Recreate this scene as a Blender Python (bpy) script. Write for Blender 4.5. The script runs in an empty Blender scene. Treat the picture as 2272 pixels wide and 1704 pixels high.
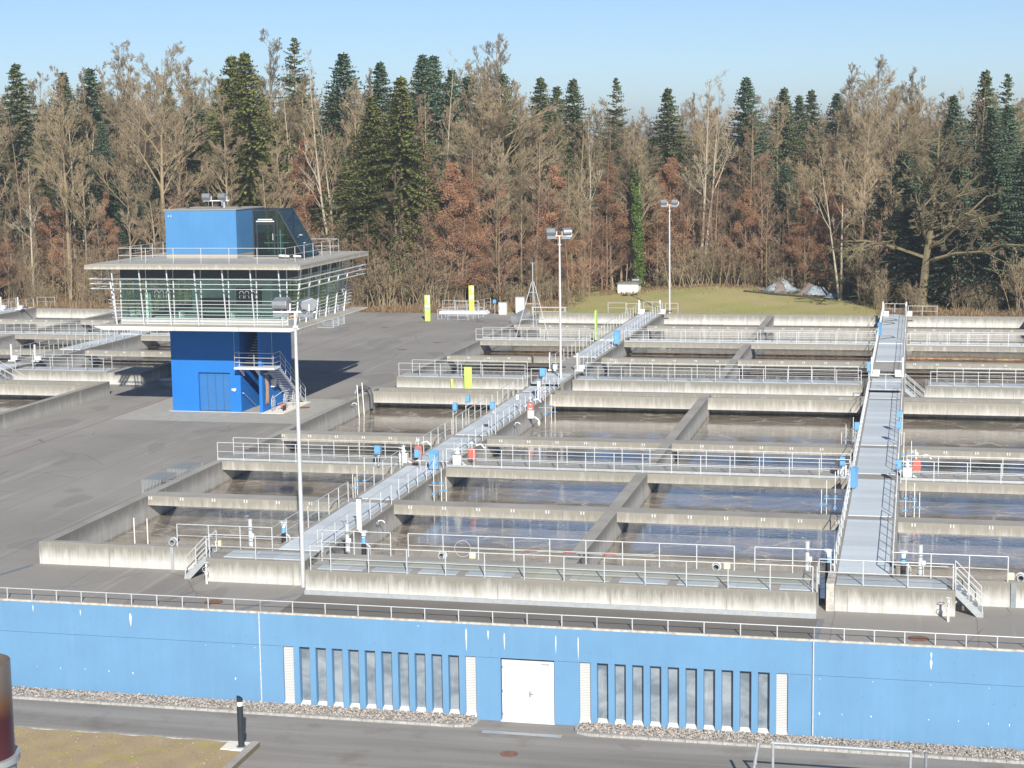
import bpy, math, random
from mathutils import Vector, Matrix
rnd = random.Random(7)
D = bpy.data
scene = bpy.context.scene
COL = scene.collection
R = math.radians
PI = math.pi

# ------------------------------------------------------------------ mesh helper
class MB:
    def __init__(s): s.v = []; s.f = []; s.sm = []
    def box(s, x0, x1, y0, y1, z0, z1):
        n = len(s.v)
        s.v += [(x0,y0,z0),(x1,y0,z0),(x1,y1,z0),(x0,y1,z0),(x0,y0,z1),(x1,y0,z1),(x1,y1,z1),(x0,y1,z1)]
        for f in ((0,3,2,1),(4,5,6,7),(0,1,5,4),(1,2,6,5),(2,3,7,6),(3,0,4,7)):
            s.f.append(tuple(n+i for i in f))
        return s
    def cyl(s, a, b, r, r2=None, n=8, cap=True):
        if r2 is None: r2 = r
        a = Vector(a); b = Vector(b); d = (b-a)
        if d.length < 1e-6: return s
        d.normalize()
        u = d.orthogonal().normalized(); w = d.cross(u)
        k = len(s.v)
        for i in range(n):
            t = 2*PI*(i+.5)/n; o = u*math.cos(t)+w*math.sin(t)
            s.v.append(tuple(a+o*r)); s.v.append(tuple(b+o*r2))
        for i in range(n):
            j = (i+1) % n
            s.f.append((k+2*i, k+2*j, k+2*j+1, k+2*i+1))
        if cap:
            s.f.append(tuple(k+2*i for i in reversed(range(n))))
            s.f.append(tuple(k+2*i+1 for i in range(n)))
        return s
    def tube(s, pts, r, n=6):
        for a, b in zip(pts[:-1], pts[1:]): s.cyl(a, b, r, r, n)
        return s
    def ring(s, c, axis, R0, r, seg=20, n=5):
        c = Vector(c); ax = Vector(axis).normalized(); u = ax.orthogonal().normalized(); w = ax.cross(u)
        pts = [c+(u*math.cos(2*PI*i/seg)+w*math.sin(2*PI*i/seg))*R0 for i in range(seg+1)]
        return s.tube(pts, r, n)
    def quad(s, *p):
        n = len(s.v); s.v += [tuple(q) for q in p]; s.f.append(tuple(range(n, n+len(p)))); return s
    def prism(s, poly, axis, a0, a1):
        # poly of 2d points; axis 'x' 'y' 'z' extrusion
        def P(p, t):
            return {'x':(t,p[0],p[1]),'y':(p[0],t,p[1]),'z':(p[0],p[1],t)}[axis]
        n = len(s.v); m = len(poly)
        s.v += [P(p,a0) for p in poly]+[P(p,a1) for p in poly]
        s.f.append(tuple(range(n, n+m))[::-1]); s.f.append(tuple(range(n+m, n+2*m)))
        for i in range(m):
            j = (i+1) % m; s.f.append((n+i, n+j, n+m+j, n+m+i))
        return s
    def mesh(s, name, mat):
        me = D.meshes.new(name); me.from_pydata(s.v, [], s.f); me.update()
        if mat: me.materials.append(mat)
        return me
    def build(s, name, mat, parent=None, loc=None, bevel=0, smooth=False, fix=True):
        me = s.mesh(name, mat)
        if fix:
            import bmesh
            bm = bmesh.new(); bm.from_mesh(me); bmesh.ops.recalc_face_normals(bm, faces=bm.faces); bm.to_mesh(me); bm.free()
        o = D.objects.new(name, me); COL.objects.link(o)
        if parent: o.parent = parent
        if loc: o.location = loc
        if bevel:
            m = o.modifiers.new('bevel', 'BEVEL'); m.width = bevel; m.segments = 2; m.limit_method = 'ANGLE'
        if smooth:
            for p in me.polygons: p.use_smooth = True
        return o

def tag(o, label=None, cat=None, group=None, kind=None):
    if label: o['label'] = label
    if cat: o['category'] = cat
    if group: o['group'] = group
    if kind: o['kind'] = kind
    return o
def thing(name, label, cat, loc=(0,0,0), group=None, rz=0):
    o = D.objects.new(name, None); o.empty_display_size = .3; COL.objects.link(o); o.location = loc
    o.rotation_euler = (0,0,rz)
    return tag(o, label, cat, group)
def inst(name, me, parent=None, loc=(0,0,0), rot=(0,0,0), sc=(1,1,1)):
    o = D.objects.new(name, me); COL.objects.link(o); o.location = loc; o.rotation_euler = rot; o.scale = sc
    if parent: o.parent = parent
    return o
def copy_tree(o, parent=None):
    c = o.copy(); COL.objects.link(c); c.parent = parent
    for ch in list(o.children): copy_tree(ch, c)
    return c

# ------------------------------------------------------------------ materials
class NT:
    def __init__(s, name):
        s.m = D.materials.new(name); s.m.use_nodes = True; s.t = s.m.node_tree; s.n = s.t.nodes; s.l = s.t.links
        s.b = s.n['Principled BSDF']
        s.geo = None
    def new(s, t, **k):
        n = s.n.new(t)
        for a, v in k.items():
            if a.startswith('i_'):
                n.inputs[a[2:].replace('_', ' ')].default_value = v
            else: setattr(n, a, v)
        return n
    def pos(s):
        if not s.geo: s.geo = s.n.new('ShaderNodeNewGeometry')
        return s.geo.outputs['Position']
    def mapped(s, scale, src=None, loc=(0,0,0)):
        m = s.n.new('ShaderNodeMapping'); m.inputs['Scale'].default_value = scale; m.inputs['Location'].default_value = loc
        s.l.new(src or s.pos(), m.inputs['Vector']); return m.outputs[0]
    def noise(s, scale, vec=None, detail=4, rough=.6, dist=0):
        n = s.n.new('ShaderNodeTexNoise'); n.inputs['Scale'].default_value = scale; n.inputs['Detail'].default_value = detail
        n.inputs['Roughness'].default_value = rough; n.inputs['Distortion'].default_value = dist
        s.l.new(vec or s.pos(), n.inputs['Vector']); return n.outputs['Fac']
    def ramp(s, fac, stops, interp='LINEAR'):
        r = s.n.new('ShaderNodeValToRGB'); e = r.color_ramp; e.interpolation = interp
        while len(e.elements) < len(stops): e.elements.new(.5)
        for el, (p, c) in zip(e.elements, stops):
            el.position = p; el.color = (c[0], c[1], c[2], 1) if not isinstance(c, (int, float)) else (c, c, c, 1)
        s.l.new(fac, r.inputs[0]); return r.outputs[0]
    def mix(s, fac, a, b, mode='MIX'):
        m = s.n.new('ShaderNodeMix'); m.data_type = 'RGBA'; m.blend_type = mode
        for i, v in ((0, fac), (6, a), (7, b)):
            sock = m.inputs[i]
            if isinstance(v, (int, float)): sock.default_value = float(v) if i == 0 else (v, v, v, 1)
            elif isinstance(v, tuple): sock.default_value = (*v, 1)
            else: s.l.new(v, sock)
        return m.outputs[2]
    def math(s, op, a, b=0.0, c=0.0):
        m = s.n.new('ShaderNodeMath'); m.operation = op
        for i, v in enumerate((a, b, c)):
            if isinstance(v, (int, float)): m.inputs[i].default_value = v
            else: s.l.new(v, m.inputs[i])
        return m.outputs[0]
    def xyz(s, src=None):
        m = s.n.new('ShaderNodeSeparateXYZ'); s.l.new(src or s.pos(), m.inputs[0]); return m.outputs
    def bump(s, h, strength, dist=.02):
        b = s.n.new('ShaderNodeBump'); b.inputs['Strength'].default_value = strength; b.inputs['Distance'].default_value = dist
        s.l.new(h, b.inputs['Height']); s.l.new(b.outputs[0], s.b.inputs['Normal'])
    def col(s, c):
        if isinstance(c, tuple): s.b.inputs['Base Color'].default_value = (*c, 1)
        else: s.l.new(c, s.b.inputs['Base Color'])
    def set(s, rough=.6, metal=0, spec=None, ior=None):
        if isinstance(rough, (int, float)): s.b.inputs['Roughness'].default_value = rough
        else: s.l.new(rough, s.b.inputs['Roughness'])
        s.b.inputs['Metallic'].default_value = metal
        if spec is not None: s.b.inputs['Specular IOR Level'].default_value = spec
        if ior: s.b.inputs['IOR'].default_value = ior
M = {}
def plain(name, c, rough=.6, metal=0, var=.12, scale=3, spec=None):
    t = NT(name); n = t.noise(scale, detail=3)
    t.col(t.mix(t.ramp(n, [(.3, 0), (.7, 1)]), tuple(x*(1-var) for x in c), tuple(min(1, x*(1+var)) for x in c)))
    t.set(rough, metal, spec); M[name] = t.m; return t.m

def concrete(name, base, dirt, lime, top, dirtz=(1.1, .62)):
    t = NT(name)
    x, y, z = t.xyz()
    st = t.noise(1, t.mapped((7, 7, .5)), 6, .75)             # vertical runs
    st2 = t.noise(1, t.mapped((1.6, 1.6, .25), loc=(7,3,1)), 5, .65)
    big = t.noise(.35, detail=4)
    fine = t.noise(9, detail=6, rough=.75)
    # wall faces: moss and soot below the rim, lime wash lower down
    g = t.n.new('ShaderNodeMapRange'); g.inputs[1].default_value = dirtz[1]-.35; g.inputs[2].default_value = dirtz[0]
    t.l.new(z, g.inputs[0]); g.clamp = True
    run = t.math('ADD', t.math('MULTIPLY', st, .75), t.math('MULTIPLY', st2, .55))
    d = t.math('ADD', t.math('MULTIPLY', g.outputs[0], .42), run)
    c = t.mix(t.ramp(d, [(.48, 0), (.95, 1)]), base, dirt)
    l = t.ramp(t.math('SUBTRACT', st2, t.math('MULTIPLY', g.outputs[0], .22)), [(.38, 0), (.66, 1)])
    c = t.mix(t.math('MULTIPLY', l, .55), c, lime)
    c = t.mix(t.ramp(fine, [(.3, 0), (.75, .35)]), c, tuple(v*.5 for v in base))
    wl = t.math('ADD', z, t.math('MULTIPLY', st2, .35)); c = t.mix(t.ramp(t.math('ADD', wl, .5), [(.28, .85), (.52, 0)]), c, (.10,.075,.035))
    jt = t.ramp(t.math('ABSOLUTE', t.math('SUBTRACT', t.math('FRACT', t.math('MULTIPLY', t.math('ADD', x, 300), .2)), .5)), [(.0, .8), (.008, 0)])
    c = t.mix(jt, c, tuple(v*.35 for v in base))
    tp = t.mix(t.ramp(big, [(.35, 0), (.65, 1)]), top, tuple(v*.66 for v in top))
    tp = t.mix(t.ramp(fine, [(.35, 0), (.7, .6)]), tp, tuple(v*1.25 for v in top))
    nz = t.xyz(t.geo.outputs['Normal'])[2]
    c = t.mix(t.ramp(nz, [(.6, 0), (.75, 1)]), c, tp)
    t.col(c); t.set(.9, spec=.25); t.bump(fine, .35, .02); M[name] = t.m
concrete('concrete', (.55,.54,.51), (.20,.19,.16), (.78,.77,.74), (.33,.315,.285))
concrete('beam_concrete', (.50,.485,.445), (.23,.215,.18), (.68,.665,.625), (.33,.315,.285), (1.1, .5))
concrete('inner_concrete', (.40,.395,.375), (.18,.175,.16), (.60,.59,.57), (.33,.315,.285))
concrete('tower_concrete', (.70,.68,.62), (.34,.31,.25), (.84,.83,.79), (.38,.36,.33), (7.9, 7.8))
concrete('roof_concrete', (.68,.66,.60), (.26,.24,.19), (.82,.81,.76), (.34,.325,.30), (11.5, 11.42))

# yard asphalt
t = NT('asphalt'); fine = t.noise(22, detail=5, rough=.7); big = t.noise(.09, detail=5, rough=.6)
sw = t.noise(1, t.mapped((.35, .07, 1)), 5, .6, 1.2)
c = t.mix(t.ramp(big, [(.35, 0), (.68, 1)]), (.265,.252,.23), (.355,.338,.31))
c = t.mix(t.ramp(sw, [(.5, 0), (.62, .7)]), c, (.32,.305,.285))
c = t.mix(t.ramp(fine, [(.3, .5), (.7, 0)]), c, (.14,.13,.12))
tk = t.ramp(t.noise(1, t.mapped((1.3, .045, 1), loc=(3,1,0)), 4, .55, .8), [(.60, 0), (.66, .45)]); c = t.mix(tk, c, (.36,.345,.32)); cr = t.n.new('ShaderNodeTexVoronoi'); cr.feature = 'DISTANCE_TO_EDGE'; cr.inputs['Scale'].default_value = .17; t.l.new(t.mapped((1,1,0), loc=(2,3,0)), cr.inputs['Vector']); crk = t.math('MULTIPLY', t.ramp(cr.outputs['Distance'], [(0, .75), (.006, 0)]), t.ramp(t.noise(.1, detail=3), [(.5, 0), (.55, 1)])); c = t.mix(crk, c, (.09,.085,.08)); pt = t.ramp(t.noise(.22, t.mapped((1,.5,1), loc=(5,8,0)), 2, .4), [(.60, 0), (.61, .35)]); c = t.mix(pt, c, (.17,.16,.15))
x, y, z = t.xyz()
# patched joints between paving lanes
j1 = t.ramp(t.math('ABSOLUTE', t.math('SUBTRACT', t.math('FRACT', t.math('DIVIDE', t.math('ADD', x, t.math('MULTIPLY', t.noise(.6), .25)), 5.8)), .5)), [(0, .55), (.006, 0)])
c = t.mix(j1, c, (.1,.09,.08))
t.col(c); t.set(.88, spec=.3); t.bump(fine, .3, .01); M['asphalt'] = t.m
t = NT('road_asphalt'); fine = t.noise(26, detail=5, rough=.7); lane = t.noise(1, t.mapped((.06, .9, 1)), 4, .6, .4)
c = t.mix(t.ramp(lane, [(.35, 0), (.65, 1)]), (.235,.22,.20), (.335,.315,.288))
c = t.mix(t.ramp(fine, [(.3, .5), (.7, 0)]), c, (.12,.11,.1)); c = t.mix(t.ramp(t.noise(.5, detail=5), [(.55, 0), (.7, .5)]), c, (.14,.12,.1))
t.col(c); t.set(.88, spec=.3); t.bump(fine, .3, .01); M['road'] = t.m
t = NT('roof_bitumen'); fine = t.noise(30, detail=5, rough=.8)
c = t.mix(t.ramp(fine, [(.3, 0), (.7, 1)]), (.11,.103,.093), (.22,.21,.19)); c = t.mix(t.ramp(t.noise(.3, detail=4), [(.45, 0), (.7, .6)]), c, (.21,.195,.18))
t.col(c); t.set(.9, spec=.25); t.bump(fine, .5, .01); M['dark_paving'] = t.m
plain('light_paving', (.36,.35,.32), .9, 0, .12, 1.5, .25)
plain('pad', (.72,.68,.6), .85, 0, .1, 2)

# painted walls
def paint(name, c, dirty=.25):
    t = NT(name); st = t.noise(1, t.mapped((3.5, 3.5, .18)), 5, .7); big = t.noise(.5, detail=3); f = t.noise(14, detail=5, rough=.7)
    k = t.mix(t.ramp(big, [(.3, 0), (.7, 1)]), tuple(v*.95 for v in c), tuple(min(1, v*1.04) for v in c))
    k = t.mix(t.ramp(st, [(.48, 0), (.75, dirty)]), k, (c[0]*.72, c[1]*.8, c[2]*.86))
    k = t.mix(t.ramp(t.noise(1, t.mapped((2, 2, .12), loc=(4,9,2)), 5, .7), [(.58, 0), (.75, dirty*.9)]), k, (c[0]*1.9, c[1]*1.3, c[2]*1.05))
    k = t.mix(t.ramp(f, [(.68, 0), (.8, .35)]), k, (c[0]*.6, c[1]*.65, c[2]*.75))
    px_, py_, pz_ = t.xyz()
    jv = t.ramp(t.math('ABSOLUTE', t.math('SUBTRACT', t.math('FRACT', t.math('DIVIDE', t.math('ADD', px_, 301.3), 3.7)), .5)), [(0, .22), (.0035, 0)])
    k = t.mix(jv, k, tuple(v*.6 for v in c))
    k = t.mix(t.ramp(t.noise(.8, t.mapped((1, 1, .5), loc=(8,2,6)), 4, .6), [(.58, 0), (.60, .10)]), k, tuple(v*.8 for v in c))
    t.col(k); t.set(.75, spec=.3); t.bump(f, .08, .01); M[name] = t.m
paint('blue_wall', (.118,.252,.41)); paint('tower_blue', (.012,.145,.46), .2); paint('pent_blue', (.065,.205,.41), .4)
plain('door_blue', (.025,.135,.36), .5, 0, .06, 2)
plain('white_metal', (.66,.67,.68), .45, 0, .04)
plain('lamp_grey', (.24,.255,.27), .45, .3, .1, 5)
plain('hose_black', (.07,.075,.08), .5)
plain('joint_blue', (.04,.10,.18), .8)
plain('door_white', (.53,.535,.54), .5, 0, .05, 1.2)
plain('white_paint', (.68,.67,.65), .6, 0, .04)
plain('fin_white', (.55,.57,.58), .4, 0, .03)
plain('galv', (.40,.425,.44), .5, .35, .10, 6)
plain('rail_metal', (.54,.56,.57), .5, .25, .10, 8)
plain('dark_galv', (.30,.32,.34), .45, .5, .12, 6)
plain('sill_white', (.74,.70,.62), .8, 0, .12, 5)
plain('cap_concrete', (.42,.40,.36), .9, 0, .3, 4)
plain('blue_box', (.12,.31,.54), .45, 0, .04)
plain('red_plastic', (.45,.12,.09), .5, 0, .05)
plain('rust_iron', (.20,.105,.07), .85, 0, .25, 8)
plain('yellow_green', (.46,.68,.13), .5, 0, .04)
plain('yellow', (.66,.68,.05), .5, 0, .04)
plain('dark_box', (.02,.022,.025), .5)
plain('black_metal', (.025,.03,.036), .4, 0, .1)
plain('beige_plastic', (.70,.66,.42), .7, 0, .1)
plain('orange', (.8,.3,.05), .6)
plain('cabinet_grey', (.52,.52,.50), .6, 0, .04)
plain('rope', (.32,.2,.12), .9, 0, .25, 9)
plain('lime', (.62,.66,.72), .8, 0, .03)
plain('panel_grey', (.42,.43,.42), .5, 0, .05)
plain('fascia_dark', (.035,.04,.045), .5)
plain('kerb_stone', (.34,.33,.31), .9, 0, .25, 6)
plain('shed_white', (.8,.79,.76), .8, 0, .12, 1.2)
plain('shed_roof', (.16,.16,.15), .85, 0, .25, 2)
plain('red_line', (.30,.13,.09), .9, 0, .2, 3)
# plate grating decks: cross seams and slightly uneven panels
def deck(name, c, axis, step):
    t = NT(name); x, y, z = t.xyz(); k = {'x': x, 'y': y}[axis]
    u = t.math('DIVIDE', k, step); fr = t.math('FRACT', u); pn = t.math('FLOOR', u)
    w = t.n.new('ShaderNodeTexWhiteNoise'); w.noise_dimensions = '1D'; t.l.new(pn, w.inputs['W'])
    q = t.mix(w.outputs['Value'], tuple(v*.86 for v in c), tuple(v*1.08 for v in c))
    q = t.mix(t.ramp(fr, [(0, .45), (.03, 0)]), q, tuple(v*.45 for v in c))
    q = t.mix(t.ramp(t.noise(2.5, detail=4), [(.45, 0), (.75, .3)]), q, tuple(v*.75 for v in c))
    rib = t.math('FRACT', t.math('MULTIPLY', k, 28))
    t.bump(rib, .15, .004); t.col(q); t.set(.55, .15); M[name] = t.m
deck('bridge_deck', (.62,.67,.69), 'y', 1.02); deck('walk_deck', (.50,.545,.555), 'x', 1.02); deck('green_deck', (.44,.45,.37), 'x', 2.0)

# louvre
t = NT('louvre'); x, y, z = t.xyz(); fr = t.math('FRACT', t.math('MULTIPLY', z, 14.0))
t.col(t.mix(t.ramp(fr, [(.2, 0), (.5, 1)]), (.36,.36,.35), (.62,.61,.59))); t.set(.5); t.bump(fr, .8, .02); M['louvre'] = t.m
# window channel glass of the service building
t = NT('channel_glass'); x, y, z = t.xyz(); f = t.noise(1, t.mapped((9, 1, .6)), 4, .6); bl = t.noise(1, t.mapped((.9, 1, 1.4), loc=(2,0,5)), 3, .55, .6)
c = t.mix(t.ramp(bl, [(.35, 0), (.66, 1)]), (.13,.165,.20), (.28,.31,.335)); c = t.mix(t.ramp(f, [(.62, 0), (.78, .75)]), c, (.42,.44,.46))
rib = t.math('FRACT', t.math('MULTIPLY', x, 24)); t.bump(rib, .25, .004); t.col(c); t.set(.22, spec=.7); M['channel_glass'] = t.m

# tinted architectural glass
def glass(name, tint, refl=.12):
    t = NT(name); t.n.remove(t.b); out = t.n['Material Output']
    tr = t.new('ShaderNodeBsdfTransparent'); tr.inputs[0].default_value = (*tint, 1)
    gl = t.new('ShaderNodeBsdfGlossy'); gl.inputs['Roughness'].default_value = .03; gl.inputs[0].default_value = (.8,.9,.88,1)
    fr = t.new('ShaderNodeFresnel'); fr.inputs[0].default_value = 1.5
    k = t.math('ADD', fr.outputs[0], refl)
    ms = t.new('ShaderNodeMixShader'); t.l.new(k, ms.inputs[0]); t.l.new(tr.outputs[0], ms.inputs[1]); t.l.new(gl.outputs[0], ms.inputs[2])
    t.l.new(ms.outputs[0], out.inputs[0]); M[name] = t.m
glass('tower_glass', (.68,.90,.84), .05); glass('lean_glass', (.30,.46,.43), .02); glass('lamp_glass', (.5,.6,.6), .3)

# water
def water(name, a, b, foam, rough, bumps, cell, foamy):
    t = NT(name)
    w = t.n.new('ShaderNodeMapping'); w.inputs['Scale'].default_value = (.45, .8, 1)
    dis = t.n.new('ShaderNodeTexNoise'); dis.inputs['Scale'].default_value = .7; dis.inputs['Detail'].default_value = 4
    t.l.new(t.pos(), dis.inputs['Vector'])
    va = t.n.new('ShaderNodeVectorMath'); va.operation = 'MULTIPLY_ADD'; va.inputs[1].default_value = (2.2, 2.2, 0)
    t.l.new(dis.outputs['Color'], va.inputs[0]); t.l.new(t.pos(), va.inputs[2]); t.l.new(va.outputs[0], w.inputs['Vector'])
    vo = t.n.new('ShaderNodeTexVoronoi'); vo.feature = 'DISTANCE_TO_EDGE'; vo.inputs['Scale'].default_value = cell; t.l.new(w.outputs[0], vo.inputs['Vector'])
    n1 = t.noise(1, t.mapped((.3, .55, 1)), 5, .62, 1.5); n2 = t.noise(5, detail=5, rough=.7)
    c = t.mix(t.ramp(n1, [(.42, 0), (.56, 1)]), a, b)
    vein = t.math('MULTIPLY', t.ramp(vo.outputs['Distance'], [(.0, 1), (.085, 0)]), t.ramp(t.noise(.35, detail=4), [(.38, 0), (.6, 1)]))
    sc = t.math('MULTIPLY', t.ramp(n2, [(.56, 0), (.68, .7)]), t.ramp(t.noise(.5, t.mapped((1,1,1), loc=(9,9,0)), 4), [(.46, 0), (.62, 1)]))
    fm = t.math('MULTIPLY', t.math('MAXIMUM', vein, sc), foamy)
    c = t.mix(fm, c, foam)
    t.col(c); t.set(t.math('ADD', t.math('MULTIPLY', fm, .5), rough), spec=.6, ior=1.6); t.b.inputs['Specular Tint'].default_value = (.72, .88, 1, 1)
    h = t.math('ADD', t.noise(2.2, t.mapped((.8, 1.6, 1)), 5, .6), t.math('MULTIPLY', fm, .3)); t.bump(h, 1.0, bumps)
    cb = t.n.new('ShaderNodeBump'); cb.inputs['Distance'].default_value = bumps*.055; t.l.new(h, cb.inputs['Height']); t.l.new(cb.outputs[0], t.b.inputs['Coat Normal'])
    t.l.new(t.math('SUBTRACT', 1, t.math('MULTIPLY', fm, .85)), t.b.inputs['Coat Weight']); t.b.inputs['Coat IOR'].default_value = 2.8; t.b.inputs['Coat Roughness'].default_value = .03; M[name] = t.m
water('aerated_water', (.16,.135,.105), (.31,.25,.18), (.52,.47,.41), .05, .10, .8, .75)
water('settled_water', (.020,.022,.014), (.032,.032,.020), (.10,.09,.05), .02, .13, .35, .12)

# ground surfaces
t = NT('leaf_litter'); n = t.noise(.5, detail=6, rough=.7); f = t.noise(6, detail=5, rough=.8)
c = t.mix(t.ramp(n, [(.35, 0), (.65, 1)]), (.20,.125,.07), (.30,.22,.12)); c = t.mix(t.ramp(f, [(.4, 0), (.7, .6)]), c, (.10,.075,.045)); t.col(c); t.set(.95, spec=.1); t.bump(f, .6, .15); M['leaf_litter'] = t.m
t = NT('meadow'); n = t.noise(.12, detail=6, rough=.65); f = t.noise(4, detail=6, rough=.8)
c = t.mix(t.ramp(n, [(.38, 0), (.6, 1)]), (.40,.33,.17), (.31,.33,.10)); c = t.mix(t.ramp(f, [(.35, 0), (.75, .7)]), c, (.38,.32,.16)); t.col(c); t.set(.95, spec=.1); t.bump(f, .6, .1); M['meadow'] = t.m
t = NT('mossy_ground'); n = t.noise(1.3, detail=6, rough=.7); f = t.noise(14, detail=6, rough=.8)
c = t.mix(t.ramp(n, [(.35, 0), (.62, 1)]), (.50,.38,.24), (.45,.35,.21)); c = t.mix(t.ramp(f, [(.35, 0), (.7, .45)]), c, (.28,.20,.12)); c = t.mix(t.ramp(t.noise(1.1, t.mapped((1,1,1), loc=(3,3,3)), 5), [(.52, 0), (.64, .7)]), c, (.42,.38,.12)); t.col(c); t.set(.95, spec=.1); t.bump(f, .9, .06); M['moss'] = t.m
t = NT('pebble'); oi = t.new('ShaderNodeNewGeometry'); w = t.new('ShaderNodeTexWhiteNoise'); w.noise_dimensions = '1D'; t.l.new(oi.outputs['Random Per Island'], w.inputs['W'])
t.col(t.ramp(w.outputs['Value'], [(0, (.15,.13,.115)), (.5, (.28,.25,.22)), (1, (.46,.42,.38))])); t.set(.85); M['pebble'] = t.m

def bark(name, cols, rough=.9):
    t = NT(name); oi = t.new('ShaderNodeObjectInfo'); n = t.noise(1.5, detail=3)
    c = t.ramp(oi.outputs['Random'], [(i/(len(cols)-1), q) for i, q in enumerate(cols)])
    t.col(t.mix(t.ramp(n, [(.3, 0), (.7, .5)]), c, tuple(sum(q[i] for q in cols)/len(cols)*.6 for i in range(3)))); t.set(rough, spec=.15); M[name] = t.m
bark('tan_bark', [(.26,.205,.125), (.32,.25,.16), (.225,.18,.105), (.29,.235,.155)])
bark('pale_bark', [(.44,.385,.285), (.38,.335,.25), (.50,.45,.36)])
bark('brown_bark', [(.24,.15,.105), (.30,.185,.13), (.25,.185,.12), (.20,.15,.10)])
bark('spruce_bark', [(.16,.115,.08), (.20,.15,.11)])
bark('moss_bark', [(.16,.135,.08), (.19,.16,.095)])
def leaf(name, cols, sp=.15):
    t = NT(name); oi = t.new('ShaderNodeObjectInfo'); g = t.new('ShaderNodeNewGeometry')
    a = t.ramp(g.outputs['Random Per Island'], [(i/(len(cols)-1), q) for i, q in enumerate(cols)])
    b = t.math('ADD', t.math('MULTIPLY', oi.outputs['Random'], .5), .75)
    cb = t.new('ShaderNodeCombineXYZ'); [t.l.new(b, cb.inputs[i]) for i in range(3)]
    n = t.noise(.5, detail=3)
    k = t.mix(1.0, a, cb.outputs[0], 'MULTIPLY'); k = t.mix(t.ramp(n, [(.35, .0), (.65, .45)]), k, cols[0]); t.col(k); t.set(.8, spec=sp)
    M[name] = t.m
leaf('fir_needles', [(.032,.062,.036), (.068,.11,.062), (.115,.165,.10)])
leaf('olive_needles', [(.07,.09,.025), (.135,.155,.042), (.20,.19,.065)])
leaf('spruce_needles', [(.045,.07,.03), (.085,.11,.045), (.13,.14,.065)])
leaf('ivy', [(.05,.085,.02), (.10,.15,.035), (.14,.19,.05)])
leaf('rust_leaves', [(.25,.125,.07), (.35,.19,.11), (.40,.25,.16)])
leaf('dry_stems', [(.13,.085,.05), (.24,.16,.09), (.36,.28,.16)])

# ------------------------------------------------------------------ world, sun, camera
EL, ROT = 28.3, math.degrees(math.atan2(.656, -1.735))
w = D.worlds.new('World'); scene.world = w; w.use_nodes = True; nt = w.node_tree; bg = nt.nodes['Background']
sky = nt.nodes.new('ShaderNodeTexSky'); sky.sky_type = 'NISHITA'; sky.sun_disc = False; sky.sun_elevation = R(EL); sky.sun_rotation = R(ROT)
sky.air_density = .85; sky.dust_density = .25; sky.ozone_density = 4.0; sky.altitude = 1500
nt.links.new(sky.outputs[0], bg.inputs[0]); bg.inputs[1].default_value = .062
sl = D.lights.new('sun', 'SUN'); sl.energy = 4.3; sl.angle = R(.5); sl.color = (1, .95, .87)
so = D.objects.new('sun', sl); COL.objects.link(so); so.rotation_euler = Vector((.656, -1.735, 1)).to_track_quat('Z', 'Y').to_euler()
cam = D.cameras.new('camera'); co = D.objects.new('camera', cam); COL.objects.link(co); scene.camera = co
F, YAW, TILT, ROLL = 3845.13, -.22889563, .1385961, -.01374235
cam.sensor_width = 36; cam.lens = F/2272*36; cam.clip_end = 6000; cam.clip_start = .5
f = Vector((math.sin(YAW)*math.cos(TILT), math.cos(YAW)*math.cos(TILT), -math.sin(TILT)))
rt = Vector((math.cos(YAW), -math.sin(YAW), 0)); up = rt.cross(f)
c_, s_ = math.cos(ROLL), math.sin(ROLL)
cr = rt*c_+up*s_; cu = -rt*s_+up*c_
co.matrix_world = Matrix(((cr.x, cu.x, -f.x, 0), (cr.y, cu.y, -f.y, 0), (cr.z, cu.z, -f.z, 20), (0,0,0,1)))
scene.view_settings.view_transform = 'Standard'; scene.view_settings.look = 'None'; scene.view_settings.exposure = 0.85
scene.render.engine = 'CYCLES'
scene.cycles.transparent_max_bounces = 12; scene.cycles.max_bounces = 6

# ------------------------------------------------------------------ railings
POST = {}
def post_mesh(h, r=.021):
    k = (round(h, 2), r)
    if k not in POST: POST[k] = MB().box(-r, r, -r, r, 0, h).mesh('post', M['rail_metal'])
    return POST[k]
def railing(pts, label, step=1.72, h=1.1, mids=(.55,), kick=None, start=0, ends=(1, 1), parent=None, name='railing', r=.021, cat='railing', group=None, noposts=False):
    """pts: polyline of deck points; posts are parts, each rail one mesh following the line"""
    o = thing(name, label, cat, pts[0], group) if parent is None else thing(name, None, None, pts[0])
    if parent: o.parent = parent
    P = [Vector(p)-Vector(pts[0]) for p in pts]
    for z, nm, rr in [(h, 'top_rail', .021)]+[(m, 'middle_rail', .015) for m in mids]:
        m = MB()
        for a, b in zip(P[:-1], P[1:]): m.cyl(a+Vector((0,0,z)), b+Vector((0,0,z)), rr, rr, 6)
        m.build(nm, M['rail_metal'], o, fix=False)
    if kick:
        m = MB()
        for a, b in zip(P[:-1], P[1:]):
            d = (b-a).normalized(); nrm = Vector((-d.y, d.x, 0))*.012; q0, q1 = a+Vector((0,0,.02)), b+Vector((0,0,.02)); k = Vector((0,0,kick))
            m.quad(q0-nrm, q1-nrm, q1-nrm+k, q0-nrm+k); m.quad(q0+nrm, q1+nrm, q1+nrm+k, q0+nrm+k); m.quad(q0-nrm+k, q1-nrm+k, q1+nrm+k, q0+nrm+k)
        m.build('kick_plate', M['galv'], o, fix=False)
    me = post_mesh(h, r)
    done = []
    for a, b in zip(P[:-1], P[1:]):
        L = (b-a).length; n = max(1, round(L/step))
        for i in range(n+1):
            p = a+(b-a)*(i/n)
            if any((p-q).length < .05 for q in done): continue
            done.append(p); inst('post', me, o, p)
    return o

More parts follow.
